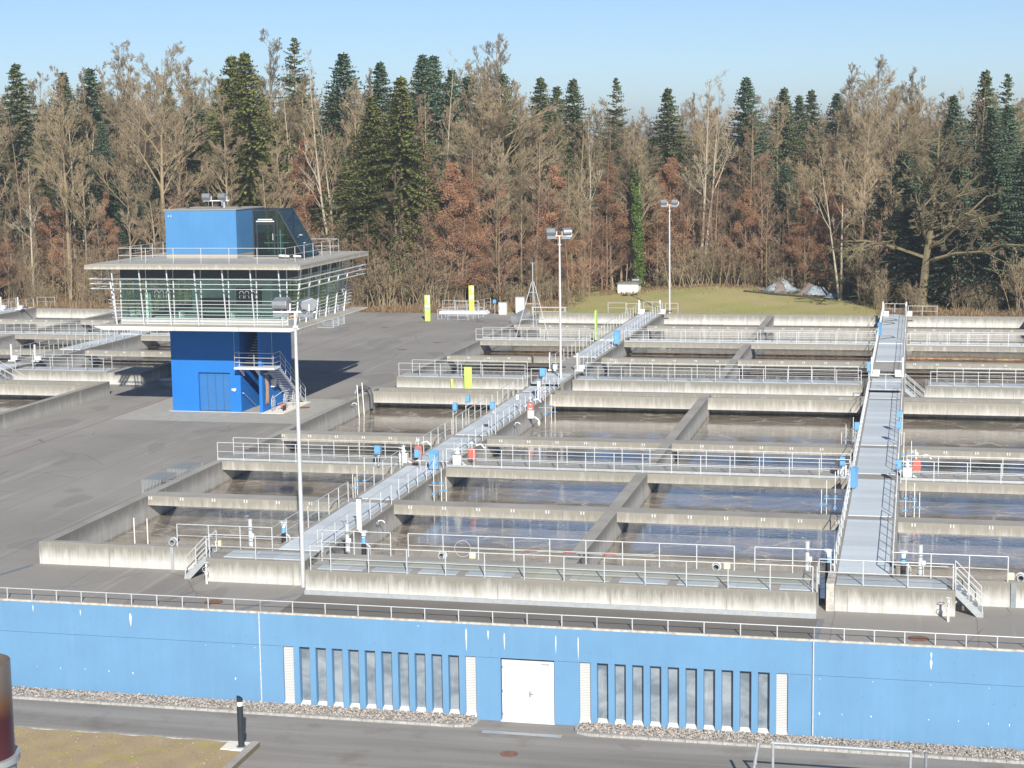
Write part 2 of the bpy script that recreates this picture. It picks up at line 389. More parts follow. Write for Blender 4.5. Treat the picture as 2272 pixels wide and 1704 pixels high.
# ------------------------------------------------------------------ setting: yard, road, ground
def struct(name, mb, mat, **k):
    o = mb.build(name, M[mat], **k); o['kind'] = 'structure'; return o
WZ = -.33
m = MB()
for (x0, x1, y0, y1) in ((-230, 60, 68.6, 75.1), (-63.9, -41.15, 75.1, 198), (-230, -63.9, 129.1, 135.1), (-41.15, 60, 129.1, 135.1), (-230, -63.9, 187.9, 198), (-41.15, -20, 187.9, 198)):
    m.quad((x0,y0,0),(x1,y0,0),(x1,y1,0),(x0,y1,0))
struct('yard', m, 'asphalt', fix=False)
m = MB().quad((-230,-60,-4.2),(120,-60,-4.2),(120,68.6,-4.2),(-230,68.6,-4.2)); struct('road', m, 'road', fix=False)
m = MB().quad((-3000,198,-.03),(3000,198,-.03),(3000,5000,-.03),(-3000,5000,-.03)); m.quad((-20,187.9,-.03),(300,187.9,-.03),(300,198,-.03),(-20,198,-.03))
struct('ground', m, 'leaf_litter', fix=False)
# darker bitumen strips on the roof in front of the basins, light paving by the tower
m = MB().quad((-26.5,68.6,.005),(-3.6,68.6,.005),(-3.6,71.75,.005),(-26.5,71.75,.005)); struct('roof_paving', m, 'dark_paving', fix=False)
m = MB().quad((-58.1,117.2,.005),(-41.3,117.2,.005),(-41.3,129.2,.005),(-58.1,129.2,.005)); struct('light_paving', m, 'light_paving', fix=False)
m = MB().quad((-58.14,98,.009),(-58.06,98,.009),(-58.4,198,.009),(-58.48,198,.009)); m.quad((-41.42,76,.009),(-41.36,76,.009),(-41.36,190,.009),(-41.42,190,.009))
m.quad((-58.14,75,.009),(-58.06,75,.009),(-58.06,98,.009),(-58.14,98,.009)); struct('drain_line', m, 'red_line', fix=False)
m = MB()
m.quad((-42.6,70.9,.009),(-42.4,70.7,.009),(-41.3,74.6,.009),(-41.5,74.8,.009)); m.quad((-28.6,68.6,.009),(-28.3,68.6,.009),(-26.5,71.9,.009),(-26.8,71.9,.009)); m.quad((-3.75,68.6,.009),(-3.5,68.6,.009),(-3.4,71.7,.009),(-3.65,71.7,.009))
struct('expansion_joint', m, 'dark_galv', fix=False)
# meadow mound behind the basins
m = MB(); NX, NY = 60, 30
hh = lambda x, y: max(0, 1.0*math.exp(-((x+25)/9.5)**2)*math.exp(-((y-222)/13)**2)) + .05*math.sin(x*.9)*math.sin(y*.7)
for j in range(NY+1):
    for i in range(NX+1):
        x = -47+i*44/NX; y = 198+j*30/NY
        if j == 0 or i == 0 or i == NX: z = .0
        else: z = .02+hh(x, y)
        if j == 0: z = -.02
        m.v.append((x, y, z))
for j in range(NY):
    for i in range(NX):
        a = j*(NX+1)+i; m.f.append((a, a+1, a+NX+2, a+NX+1))
struct('meadow', m, 'meadow', smooth=True, fix=False)
# far hill on the horizon
m = MB(); n0 = 40
prof = [(-900+i*1500/n0, 10+34*math.exp(-((-900+i*1500/n0+350)/90)**2)) for i in range(n0+1)]
for (x, z) in prof: m.v += [(x, 2450, -1), (x, 2600, z), (x, 2900, -1)]
for i in range(n0):
    a = i*3; m.f += [(a, a+3, a+4, a+1), (a+1, a+4, a+5, a+2)]
plain('hazed_hill_wood', (.10,.13,.12), .95, 0, .3, .02); struct('hills', m, 'hazed_hill_wood', fix=False)  # wooded hill kept bluish: distance haze put into its colour

# ------------------------------------------------------------------ basins
def boxthing(name, label, cat, b, mat, group=None, bevel=.015):
    cx, cy = (b[0]+b[1])/2, b[2]
    o = MB().box(b[0]-cx, b[1]-cx, b[2]-cy, b[3]-cy, b[4], b[5]).build(name, M[mat], loc=(cx, cy, 0), bevel=bevel)
    return tag(o, label, cat, group)
XR = 30
# outer and inner walls running away from the camera
boxthing('tank_wall', 'long left outer wall of the near aeration basins beside the yard', 'wall', (-41.2,-40.65,75.43,129.2,-1,1.1), 'inner_concrete')
boxthing('tank_wall', 'left outer wall of the far settling basins next to the grey barriers', 'wall', (-41.2,-40.65,135.03,188.19,-1,1.1), 'inner_concrete')
boxthing('channel_wall', 'broad wall carrying the left footbridge between the near basins', 'wall', (-29.3,-26.6,75.3,130.9,-1,1.1), 'inner_concrete')
boxthing('channel_wall', 'broad wall carrying the far half of the left footbridge', 'wall', (-29.3,-26.6,132,188.2,-1,1.22), 'inner_concrete')
boxthing('channel_wall', 'broad wall under the right footbridge between the near basins', 'wall', (-3.3,-.55,75.3,130.9,-1,1.1), 'inner_concrete')
boxthing('channel_wall', 'broad wall carrying the far half of the right footbridge', 'wall', (-3.3,-.55,132,188.2,-1,1.22), 'inner_concrete')
boxthing('partition_wall', 'narrow bare partition wall between the two middle near basins', 'wall', (-15.3,-14.65,75.3,129.1,-1,1.09), 'inner_concrete')
boxthing('partition_wall', 'narrow bare partition wall between the two middle far basins', 'wall', (-15.3,-14.65,135.1,188,-1,1.09), 'inner_concrete')
boxthing('partition_wall', 'partition wall at the right edge of the far basins', 'wall', (11.6,12.3,135.1,188,-1,1.09), 'inner_concrete')
boxthing('tank_wall', 'outer wall of the left near basin facing the yard in front of the tower', 'wall', (-64.4,-63.85,80,129.2,-1,1.1), 'inner_concrete')
boxthing('tank_wall', 'yard side wall of the far left basins, half in the tower shadow', 'wall', (-64.4,-63.85,138.9,188.2,-1,1.1), 'inner_concrete')
boxthing('channel_wall', 'broad wall under the sloping-away footbridge left of the tower', 'wall', (-78.6,-76,132,188.2,-1,1.22), 'inner_concrete')
boxthing('partition_wall', 'partition wall in the far left basins left of the tower', 'wall', (-90.7,-90,135.1,188,-1,1.09), 'inner_concrete')
boxthing('channel_wall', 'broad wall under the leftmost far footbridge at the forest edge', 'wall', (-104.8,-102.1,132,188.2,-1,1.22), 'inner_concrete')
boxthing('tank_wall', 'back wall of the left far basins at the forest edge', 'wall', (-130,-63.85,188.2,188.8,-1,1.1), 'concrete')
boxthing('tank_wall', 'back wall of the right far basins in front of the meadow', 'wall', (-41.2,XR,188.2,188.8,-1,1.12), 'concrete')
boxthing('tank_wall', 'low front wall of the near left basin ending at the yard corner', 'wall', (-41.2,-31.8,75,75.42,-1,1.1), 'concrete')
boxthing('tank_wall', 'front wall right of the right stairs with a drain pipe slot', 'wall', (2.0,XR,75,75.42,-1,1.1), 'concrete')
boxthing('front_platform', 'short concrete platform between the left stairs and the nearest floodlight mast', 'wall', (-31.75,-27,73.2,75.35,-.5,1.09), 'concrete')
boxthing('front_platform', 'long concrete platform wall with stained face above the blue building', 'wall', (-26.4,-3.75,71.8,75.1,-.5,1.1), 'concrete')
boxthing('front_platform', 'concrete platform at the near end of the right footbridge', 'wall', (-3.05,1.95,73.1,75.35,-.5,1.09), 'concrete')
boxthing('pillar', 'dark narrow upright slab beside the end of the long platform wall', 'wall', (-3.4,-3.06,73.0,75.3,0,1.22), 'cap_concrete')
boxthing('base_flashing', 'pale metal flashing along the foot of the long platform wall', 'flashing', (-26.42,-3.74,71.72,71.796,.004,.2), 'galv', bevel=0)
boxthing('tank_wall', 'front wall of the left far basin behind the yellow plates', 'wall', (-41.16,-30.2,135,137.5,-.6,1.08), 'concrete')
boxthing('tank_wall', 'front wall of the middle far basins behind the second floodlight mast', 'wall', (-26.5,-3.7,135,137.5,-.6,1.08), 'concrete')
boxthing('tank_wall', 'front wall of the far basins right of the right footbridge', 'wall', (1.0,XR,135,137.5,-.6,1.08), 'concrete')
boxthing('tank_wall', 'front wall of the far left basins left of the blue tower', 'wall', (-75.7,-66.9,135,137.5,-.6,1.08), 'concrete')
boxthing('tank_wall', 'low block at the yard corner of the far left basins in tower shadow', 'wall', (-66.9,-63.85,135,138.9,-.6,1.0), 'concrete')
boxthing('tank_wall', 'front wall of the far basins left of the leftmost steps', 'wall', (-130,-79.2,135,137.5,-.6,1.08), 'concrete')
boxthing('column', 'tall grey concrete column at the left side of the blue tower', 'column', (-63.3,-62.6,141,141.8,0,3.6), 'inner_concrete')

def bays(x0s):
    return x0s
bracket_me = MB().box(-.10,-.04,0,.03,-.17,0).box(.04,.10,0,.03,-.17,0).mesh('bracket', M['cabinet_grey'])
def beam(x0, x1, y0, y1, zb, label, brackets=True, z1=1.1):
    o = MB().box(x0, x1, 0, y1-y0, zb, z1-.004).build('cross_beam', M['beam_concrete'], loc=(0, y0, 0), bevel=.015)
    tag(o, label, 'beam')
    if brackets:
        x = -40.49
        while x > x0: x -= 1.85
        while x < x1-.1:
            if x > x0+.12: inst('bracket', bracket_me, o, (x, -.033, z1-.03))
            x += 1.85
    return o
bay = [(-40.65,-29.3,'left near basin'), (-26.6,-15.3,'near basin right of the left footbridge'), (-14.65,-3.3,'near basin left of the right footbridge'), (-.55,XR,'near basin right of the right footbridge')]
for x0, x1, nm in bay:
    beam(x0, x1, 86.2, 87.45, .57, 'nearest bare concrete beam across the '+nm)
    beam(x0, x1, 96.7, 98.95, .57, 'concrete beam carrying the railed walkway across the '+nm, False)
    beam(x0, x1, 106.85, 108.25, .6, 'second bare concrete beam across the '+nm)
    # trough beam: front wall, floor, back wall
    b = MB().box(x0, x1, 0, .32, .22, 1.1).box(x0, x1, .32, 1.9, .22, .5).build('trough_beam', M['beam_concrete'], loc=(0, 126.6, 0), bevel=.012)
    tag(b, 'deep overflow trough beam over the dark gap at the far end of the '+nm, 'beam')
    boxthing('tank_wall', 'far end wall behind the overflow trough of the '+nm, 'wall', (x0,x1,128.5,129.15,-1,1.09), 'concrete')
for x0, x1, nm in ((-76,-64.4,'left far basin beside the tower'), (-90,-78.6,'left far basin behind the white steps'), (-102.1,-90.7,'leftmost far basin'), (-40.65,-29.3,'far basin behind the yellow plates'), (-26.6,-15.3,'far basin right of the left footbridge'), (-14.65,-3.3,'far basin left of the right footbridge'), (-.55,11.6,'far basin right of the right footbridge')):
    beam(x0, x1, 148.9, 149.9, .6, 'first bare beam across the '+nm)
    beam(x0, x1, 161.15, 162.95, .64, 'beam with railed walkway across the '+nm, False)
    beam(x0, x1, 175.7, 176.5, .6, 'last bare beam before the back wall of the '+nm)
b = MB().box(-100,-64.4, 0, .32, .22, 1.1).box(-100,-64.4, .32, 1.9, .22, .5).build('trough_beam', M['beam_concrete'], loc=(0, 126.6, 0), bevel=.012); tag(b, 'overflow trough beam of the basin at the left edge, black gap below', 'beam')
boxthing('tank_wall', 'far end wall of the basin at the left edge of the picture', 'wall', (-100,-64.4,128.5,129.15,-1,1.09), 'concrete')

def water_sheet(x0, x1, y0, y1, mat):
    o = MB().quad((x0,y0,WZ),(x1,y0,WZ),(x1,y1,WZ),(x0,y1,WZ)).build('water', M[mat], fix=False); o['kind'] = 'structure'
for x0, x1, _ in bay: water_sheet(x0, x1, 75.0, 128.6, 'aerated_water')
water_sheet(-100,-64.4,80,128.6,'aerated_water')
for x0, x1 in ((-76,-64.4),(-90,-78.6),(-102.1,-90.7),(-130,-104.8),(-40.65,-29.3),(-26.6,-15.3),(-14.65,-3.3),(-.55,11.6),(12.3,XR)): water_sheet(x0, x1, 137.5, 188.2, 'settled_water')

# rusty scum pipes lying across the far basins
for x0, x1, y, nm in ((-40.6,-29.4,174.2,'far left basin below the tripod mast, back'),(-40.5,-29.4,162.9,'far left basin below the tripod mast, middle'),(-40.4,-29.4,151.6,'far left basin behind the yellow plates, front'),
                  (-14.6,-3.4,162.8,'settling basin left of the right footbridge, middle'),(-14.6,-3.4,151.2,'settling basin left of the right footbridge, front'),(-26.5,-15.4,162.8,'settling basin right of the left footbridge, middle'),
                  (-.5,11.5,162.2,'settling basin right of the right footbridge, middle'),(-.5,11.5,151.4,'settling basin right of the right footbridge, front'),(-.5,11.5,174.6,'settling basin right of the right footbridge, back'),(-14.6,-3.4,174.4,'settling basin left of the right footbridge, back'),
                  (-75.9,-64.5,151.4,'basin beside the tower, front'),(-75.9,-64.5,162.9,'basin beside the tower, middle'),(-89.9,-78.7,151.4,'basin left of the tower bridge, front'),(-89.9,-78.7,162.9,'basin left of the tower bridge, middle')):
    p = MB().cyl((x0,0,-.18),(x1,0,-.18),.10,.10,10).build('scum_pipe', M['rust_iron'], loc=(0,y,0)); tag(p, 'rusty scum pipe across the '+nm, 'pipe')
t = NT('scum_rust'); x, y, z = t.xyz(); n = t.noise(1, t.mapped((2.5, 3, 3)), 6, .75)
t.col(t.ramp(n, [(.38, (.05,.03,.02)), (.5, (.24,.13,.06)), (.66, (.42,.29,.14))])); t.set(.8)
for o in D.objects:
    if o.name.startswith('scum_pipe'): o.data.materials[0] = t.m

# ------------------------------------------------------------------ decks
def decks(name, label, spans, mat, z, th=.035, cat='footbridge'):
    o = thing(name, label, cat, ((spans[0][0]+spans[0][1])/2, spans[0][2], z))
    for (x0, x1, y0, y1) in spans:
        MB().box(x0-o.location.x, x1-o.location.x, y0-o.location.y, y1-o.location.y, .003, th).build('deck_plate', M[mat], o)
    return o
cuts = [(75.4,86.3),(87.3,96.9),(98.6,106.9),(108.0,126.9),(128.0,130.8)]
decks('footbridge', 'pale grating deck of the left footbridge between the near basins', [(-29.0,-26.95,a,b) for a, b in cuts], 'bridge_deck', 1.1)
decks('footbridge', 'pale grating deck of the right footbridge between the near basins', [(-3.02,-.82,a,b) for a, b in cuts], 'bridge_deck', 1.1)
far = [(131.7,137.3),(148.4,160.9),(161.4,188)]
decks('footbridge', 'far raised half of the left footbridge leading to the meadow', [(-29.0,-26.9,a,b) for a, b in far], 'bridge_deck', 1.22, .08)
decks('footbridge', 'far raised half of the right footbridge with cable loops', [(-3.02,-.82,a,b) for a, b in far], 'bridge_deck', 1.22, .08)
decks('footbridge', 'footbridge deck running back to the left of the blue tower', [(-78.3,-76.2,a,b) for a, b in far], 'bridge_deck', 1.22, .08)
decks('footbridge', 'leftmost far footbridge deck at the forest edge', [(-104.5,-102.4,a,b) for a, b in far], 'bridge_deck', 1.22, .08)
for xx, nm in ((-27.95,'left'), (-1.92,'right')):
    boxthing('deck_bracket_beam', 'steel edge beam over the gap at the middle of the %s footbridge' % nm, 'beam', (xx-1.15,xx+1.15,131.55,131.7,1.2,1.32), 'galv', bevel=0)
# gratings on the front platforms
g1 = thing('walkway_grating', 'row of floor gratings on the long front platform, some greenish', 'grating', (-26,72,1.1))
x = -25.9
k = 0
while x < -4.3:
    wdt = 1.75 if k % 3 else 2.1
    if x+wdt > -3.9: wdt = -3.9-x
    MB().box(x+26, x+wdt+26, .1, .95, .003, .03).build('grating_panel', M['walk_deck' if k not in (4,5) else 'green_deck'], g1)
    x += wdt+.42; k += 1
MB().box(.4, 21.9, 1.15, 2.35, .003, .022).build('grating_strip', M['green_deck'], g1)
decks('walkway_grating', 'grating on the short platform beside the left stairs', [(-31.0,-27.1,73.55,74.8)], 'walk_deck', 1.09, cat='grating')
decks('walkway_grating', 'grating on the platform at the near end of the right footbridge', [(-3.0,1.6,73.4,74.7)], 'walk_deck', 1.09, cat='grating')
for x0, x1, nm in ((-41,-30.4,'behind the yellow plates'),(-26.2,-3.9,'behind the second floodlight mast'),(1.2,XR-.2,'right of the right footbridge'),(-75.6,-67.1,'left of the blue tower'),(-130,-79.4,'left of the white steps')):
    decks('walkway_grating', 'grating on the front wall of the far basins '+nm, [(x0,x1,135.3,137.2)], 'walk_deck', 1.08, cat='grating')

# ------------------------------------------------------------------ railings list
railing([(-39.9+.72*0-41.9+40,68.66,0),(-27.33,68.66,0)], 'low railing left part on the roof edge of the blue building', 1.19, .5, (), start=0, r=.02)
railing([(-27.33,68.66,0),(-3.64,68.66,0)], 'low railing middle part on the roof edge above the slot windows', 1.48, .5, (), r=.02)
railing([(-3.64,68.66,0),(8.2,68.66,0)], 'low railing right part on the roof edge of the blue building', 1.19, .5, (), r=.02)
railing([(-34.0,75.15,1.1),(-29.2,75.15,1.1),(-29.2,79.0,1.1)], 'railing at the inner edge of the short front platform')
railing([(-31.6,73.35,1.1),(-27.05,73.35,1.1)], 'front railing of the short platform beside the left stairs', 1.95)
railing([(-26.2,73.6,1.1),(-26.15,71.92,1.1),(-25.2,71.92,1.1),(-3.9,71.92,1.1)], 'front railing of the long platform above the blue building', 1.72)
railing([(-26.9,75.05,1.1),(-23.35,75.05,1.1)], 'inner railing left piece of the long platform beside the silver standpipe', 1.75)
railing([(-22.5,75.05,1.1),(-7.5,75.05,1.1)], 'long inner railing of the front platform over the basin edge', 1.72)
railing([(-6.6,75.05,1.1),(-3.3,75.05,1.1)], 'inner railing right piece beside the standpipe left of the right footbridge', 1.65)
railing([(-3.72,71.92,1.1),(-3.72,73.3,1.1),(1.85,73.3,1.1)], 'front railing of the platform at the near end of the right footbridge', 1.75)
railing([(-.65,75.05,1.1),(4.15,75.05,1.1)], 'inner railing right of the right footbridge reaching to the pipe end', 1.7)
# bridge side rails, broken where walkways branch off
def side(x, spans, z, nm, st=1.72):
    for i, (a, b) in enumerate(spans):
        railing([(x,a,z),(x,b,z)], '%s, %s stretch' % (nm, ('nearest','second','third','fourth','fifth')[i]), st)
side(-29.18, [(80.1,86.4),(87.6,96.0)], 1.1, 'left railing of the left footbridge')
railing([(-29.18,99.4,1.1),(-29.18,107.8,1.1)], 'left railing of the left footbridge behind the white pump')
railing([(-29.18,108.9,1.1),(-29.18,130.6,1.1)], 'left railing of the left footbridge past the blue boxes', 1.72)
side(-26.72, [(75.2,86.2),(87.6,96.6)], 1.1, 'right railing of the left footbridge')
railing([(-26.72,99.2,1.1),(-26.72,107.9,1.1)], 'right railing of the left footbridge behind the second pump')
railing([(-26.72,108.7,1.1),(-26.72,130.6,1.1)], 'right railing of the left footbridge up to the bridge step', 1.72)
side(-3.15, [(75.2,86.2),(86.9,96.6)], 1.1, 'left railing of the right footbridge')
railing([(-3.15,99.2,1.1),(-3.15,130.6,1.1)], 'left railing of the right footbridge, back stretch', 1.72)
side(-.68, [(75.2,86.9),(87.6,96.4)], 1.1, 'right railing of the right footbridge')
railing([(-.68,99.2,1.1),(-.68,108,1.1)], 'right railing of the right footbridge before the second bare beam')
railing([(-.68,109,1.1),(-.68,130.6,1.1)], 'right railing of the right footbridge beside the two blue boxes', 1.72)
railing([(-3.1,131.62,1.3),(-.7,131.62,1.3)], 'cross railing closing the step in the right footbridge', 1.2)
railing([(-29.1,131.62,1.3),(-27.9,131.62,1.3)], 'short cross railing at the step in the left footbridge', 1.2)
for x, nm in ((-29.15,'left side of the left footbridge'),(-26.75,'right side of the left footbridge'),(-3.15,'left side of the right footbridge'),(-.68,'right side of the right footbridge'),(-78.45,'left side of the bridge left of the tower'),(-76.1,'right side of the bridge left of the tower'),(-104.6,'left side of the leftmost bridge'),(-102.3,'right side of the leftmost bridge')):
    railing([(x,139.6,1.3),(x,160.9,1.3)], 'railing on the %s, first far stretch' % nm, 1.77)
    railing([(x,163.3,1.3),(x,188,1.3)], 'railing on the %s, last far stretch' % nm, 1.77)
# walkway beams over the near basins
for (x0, x1, nm) in ((-41.0,-29.3,'left near basin'),(-26.6,-3.3,'two middle near basins'),(-.5,12,'near basin right of the right footbridge')):
    railing([(x0,96.95,1.1),(x1,96.95,1.1)], 'near side railing of the walkway across the '+nm, 1.7, kick=.14)
    railing([(x0+.3,98.75,1.1),(x1,98.75,1.1)], 'far side railing of the walkway across the '+nm, 1.7, kick=.14)
for (x0, x1, nm) in ((-41.1,-29.3,'basin below the tripod mast'),(-26.6,-3.3,'middle settling basins'),(-.5,12,'settling basin at the right edge'),(-76,-64.2,'settling basin beside the tower'),(-101.9,-78.6,'settling basins at the far left')):
    railing([(x0,161.4,1.1),(x1,161.4,1.1)], 'near side railing of the walkway across the '+nm, 1.77, kick=.14)
    railing([(x0+.3,162.9,1.1),(x1,162.9,1.1)], 'far side railing of the walkway across the '+nm, 1.77, kick=.14)
for (x0, x1, nm) in ((-41.0,-30.4,'behind the yellow plates'),(-26.3,-3.8,'right of the second mast'),(1.4,12,'at the right edge'),(-75.6,-67.3,'left of the blue tower'),(-101,-79.4,'left of the white steps')):
    railing([(x0,135.2,1.1),(x1,135.2,1.1)], 'near railing on the front wall of the far basins '+nm, 1.8)
    railing([(x0+.5,137.4,1.1),(x1-.3,137.4,1.1)], 'rear railing on the front wall of the far basins '+nm, 1.8)
railing([(-30.9,188.5,1.12),(-29.3,188.5,1.12)], 'railing stub on the back wall left of the left footbridge', 1.8)
railing([(-33,189.2,1.1),(-30.9,189.2,1.1)], 'low railing beside the far end of the left footbridge', 1.9)
railing([(-26.6,189.2,1.1),(-25.2,189.2,1.1)], 'railing right of the far end of the left footbridge', 1.5)
railing([(-3.0,188.5,1.3),(-.8,188.5,1.3)], 'end railing closing the far end of the right footbridge', 1.1)
railing([(-.5,189.3,1.0),(2.5,189.3,1.0)], 'railing beyond the back wall right of the right footbridge', 1.45)
railing([(-28.9,188.5,1.3),(-27.0,188.5,1.3)], 'end railing closing the far end of the left footbridge', 1.0)
railing([(-102.3,188.9,1.3),(-100.0,188.9,1.3)], 'end railing at the far end of the leftmost footbridge', 1.1)

# ------------------------------------------------------------------ stairs
def steel_stairs(base, rise, run, wid, dirx, label, n=5, mat='galv', deep=.26):
    """stairs rising along +X*dirx from base; wid along Y"""
    o = thing('steel_stairs', label, 'stairs', base)
    st = MB()
    L = run
    for yy in (0, wid):
        st.prism([(0, 0), (dirx*.28, 0), (dirx*L, rise-.22), (dirx*L, rise+.02), (dirx*(L-.1), rise+.02), (0, .12)], 'y', yy-.03, yy+.03)
    st.build('stringer', M[mat], o)
    tr = MB()
    for i in range(n):
        z = rise*(i+1)/(n+.0)-.03; x = L*(i+.5)/n
        tr.box(min(dirx*(x-deep/2), dirx*(x+deep/2)), max(dirx*(x-deep/2), dirx*(x+deep/2)), .035, wid-.035, z-.04, z)
    tr.build('treads', M[mat], o)
    for yy in (0, wid):
        rl = MB(); a = Vector((dirx*.05, yy, .0)); b = Vector((dirx*L, yy, rise))
        for z in (1.0, .5): rl.cyl(a+Vector((0,0,z)), b+Vector((0,0,z)), .022, .022, 6)
        for p in (a, (a+b)/2, b): rl.cyl(p, p+Vector((0,0,1.0)), .022, .022, 6)
        rl.build('handrail', M['rail_metal'], o)
    return o
steel_stairs((-32.95,73.45,0), 1.1, 1.15, 1.2, 1, 'steel stairs up to the short platform left of the nearest mast', 5)
steel_stairs((3.1,73.2,0), 1.1, 1.15, 1.2, -1, 'steel stairs down from the right platform beside the valve wheel', 5)
steel_stairs((1.0,132.3,0), 1.25, 1.5, 1.1, -1, 'steel stairs from the right footbridge down into the middle lane', 6)
steel_stairs((-72.8,130.6,0), 1.25, 2.4, 1.3, -1, 'white steel steps at the near end of the bridge left of the tower', 7)

# ------------------------------------------------------------------ blue service building in front
B0 = 68.55
bld = thing('service_building', 'long low blue building with two rows of slot windows and a white double door', 'building', (-17, B0, -4.2))
def B(mb, name, mat, par=None, **k): return mb.build(name, M[mat], par or bld, loc=(17, -B0, 4.2), **k)
XL, XRR = -70, 40
lx = [-26.32+.7405*k for k in range(12)]; rx = [-13.26+.7385*k for k in range(12)]
OW = .475
m = MB(); m.box(XL, XRR, B0, B0+.6, -1.45, -.06)
B(m, 'upper_wall', 'blue_wall', bevel=0)
m = MB(); cur = XL
ops = [(x, x+OW) for x in lx]+[(-16.64, -14.33)]+[(x, x+OW) for x in rx]
for a, b in ops:
    m.box(cur, a, B0+.008, B0+.6, -4.4, -1.452)
    if b-a < 1: m.box(a, b, B0+.008, B0+.6, -4.4, -4.02)
    cur = b
m.box(cur, XRR, B0+.008, B0+.6, -4.4, -1.452)
B(m, 'lower_wall', 'blue_wall')
B(MB().box(XL, -26.4, B0-.001, B0+.004, -1.462, -1.448).box(-17.6, -16.7, B0-.001, B0+.004, -1.462, -1.448).box(-14.3, -13.3, B0-.001, B0+.004, -1.462, -1.448).box(-4.6, XRR, B0-.001, B0+.004, -1.462, -1.448), 'joint_line', 'joint_blue')
B(MB().box(XL, XRR, B0-.015, B0+.07, -.058, .03), 'parapet_cap', 'cap_concrete')
for row in (lx, rx):
    for i, x in enumerate(row):
        if i in (0, 11):
            w_ = B(MB().box(x, x+OW, B0+.13, B0+.17, -4.02, -1.452), 'louvre_panel', 'louvre')
            s_ = MB().prism([(B0-.01,-4.03),(B0+.13,-3.95),(B0+.13,-4.05),(B0-.01,-4.08)], 'x', x+.003, x+OW-.003)
        else:
            w_ = B(MB().box(x, x+OW, B0+.32, B0+.36, -4.02, -1.452), 'slot_window', 'channel_glass')
            s_ = MB().prism([(B0-.01,-4.03),(B0+.32,-3.93),(B0+.32,-4.05),(B0-.01,-4.08)], 'x', x+.003, x+OW-.003)
        s_.build('sill', M['sill_white'], w_)
dr = thing('double_door', None, None); dr.parent = bld; dr.location = (17, -B0, 4.2)
MB().box(-16.60,-14.37,B0+.10,B0+.2,-4.2,-1.56).build('door_frame', M['white_metal'], dr)
MB().box(-16.52,-15.47,B0+.07,B0+.098,-4.17,-1.60).build('door_leaf', M['door_white'], dr, bevel=.006)
MB().box(-15.455,-14.44,B0+.07,B0+.098,-4.17,-1.60).build('door_leaf', M['door_white'], dr, bevel=.006)
MB().box(-15.42,-15.37,B0+.05,B0+.069,-3.12,-2.86).box(-15.40,-15.26,B0+.02,B0+.045,-2.98,-2.95).build('handle', M['dark_galv'], dr)
MB().box(-14.9,-14.55,B0+.045,B0+.069,-1.68,-1.62).build('door_closer', M['galv'], dr)
for zz in (-1.85,-2.9,-3.9): MB().cyl((-16.56,B0+.06,zz-.06),(-16.56,B0+.06,zz+.06),.014).build('hinge', M['dark_galv'], dr)
B(MB().box(-16.64,-14.33,B0-.06,B0+.3,-4.2,-4.19+.02), 'door_sill', 'white_metal')
for x in (-27.35, -3.66):
    B(MB().cyl((x,B0-.05,-4.1),(x,B0-.05,-.02),.032,n=10), 'downpipe', 'rail_metal')
# lime runs bleeding out of the blue wall
st = MB()
def run_(x, z, w_, h):
    y = B0-.004
    st.quad((x-w_*.25,y,z),(x+w_*.2,y,z-.02),(x+w_*.5,y,z-h*.25),(x+w_*.35,y,z-h*.5),(x+w_*.08,y,z-h),(x-w_*.1,y,z-h*.9),(x-w_*.45,y,z-h*.4),(x-w_*.4,y,z-h*.15))
for (x, z, w_, h) in ((-33.4,-.35,.12,.6),(-38.1,-.2,.05,.32),(-35.8,-.3,.05,.28),(-18.1,-.25,.07,1.0),(-17.15,-.28,.06,.42),(-16.45,-.36,.06,.75),(-14.25,-.36,.05,.8),(-13.3,-.38,.05,1.0),(.95,-.25,.07,.3),(.95,-.55,.1,.42),(-20.2,-.2,.03,.1)): run_(x, z, w_, h)
for x in [-38.05,-36.9,-35.7,-34.55,-33.4,-28.55,-3.4,-2.5,-1.35,.9,2.05,3.2,4.0]: run_(x, -3.0+.02*math.sin(x*7), .05+.02*math.sin(x*3), .1+.04*math.sin(x*5))
for x in (-29.9,-28.6,-27.6,-3.4,-1.3,.95,3.2): run_(x, -1.56, .03, .07)
B(st, 'lime_stain', 'lime', fix=False)
dots = MB()
for i in range(60):
    x = -39+i*.73+rnd.uniform(-.1,.1); z = rnd.choice((-.62,-1.1,-2.2))+rnd.uniform(-.04,.04)
    if any(a-.05 < x < b+.05 for a, b in ops) and z < -1.5: continue
    dots.cyl((x,B0-.006,z),(x,B0+.004,z),.014,n=6)
B(dots, 'anchor_hole', 'dark_box')
# gravel bed with kerb
def kerb(pts, label):
    o = MB()
    for a, b in zip(pts[:-1], pts[1:]):
        L = math.hypot(b[0]-a[0], b[1]-a[1]); n = max(1, int(L/.5))
        for i in range(n):
            p = Vector((a[0]+(b[0]-a[0])*i/n, a[1]+(b[1]-a[1])*i/n, 0)); q = Vector((a[0]+(b[0]-a[0])*(i+.97)/n, a[1]+(b[1]-a[1])*(i+.97)/n, 0))
            d = (q-p).normalized(); nn = Vector((-d.y, d.x, 0))*.065; zz = Vector((0,0,.11+rnd.uniform(-.006,.006))); k = len(o.v)
            for w_ in (p-nn, q-nn, q+nn, p+nn): o.v.append((w_.x, w_.y, -4.2))
            for w_ in (p-nn, q-nn, q+nn, p+nn): o.v.append((w_.x, w_.y, -4.2+zz.z))
            for f_ in ((0,3,2,1),(4,5,6,7),(0,1,5,4),(1,2,6,5),(2,3,7,6),(3,0,4,7)): o.f.append(tuple(k+t_ for t_ in f_))
    return tag(o.build('kerb', M['kerb_stone']), label, 'kerb')
kerb([(-70,67.5),(-18.4,67.45),(-18.0,67.55),(-17.75,67.8),(-17.65,68.1),(-17.62,68.5)], 'kerb of the left gravel bed under the slot windows')
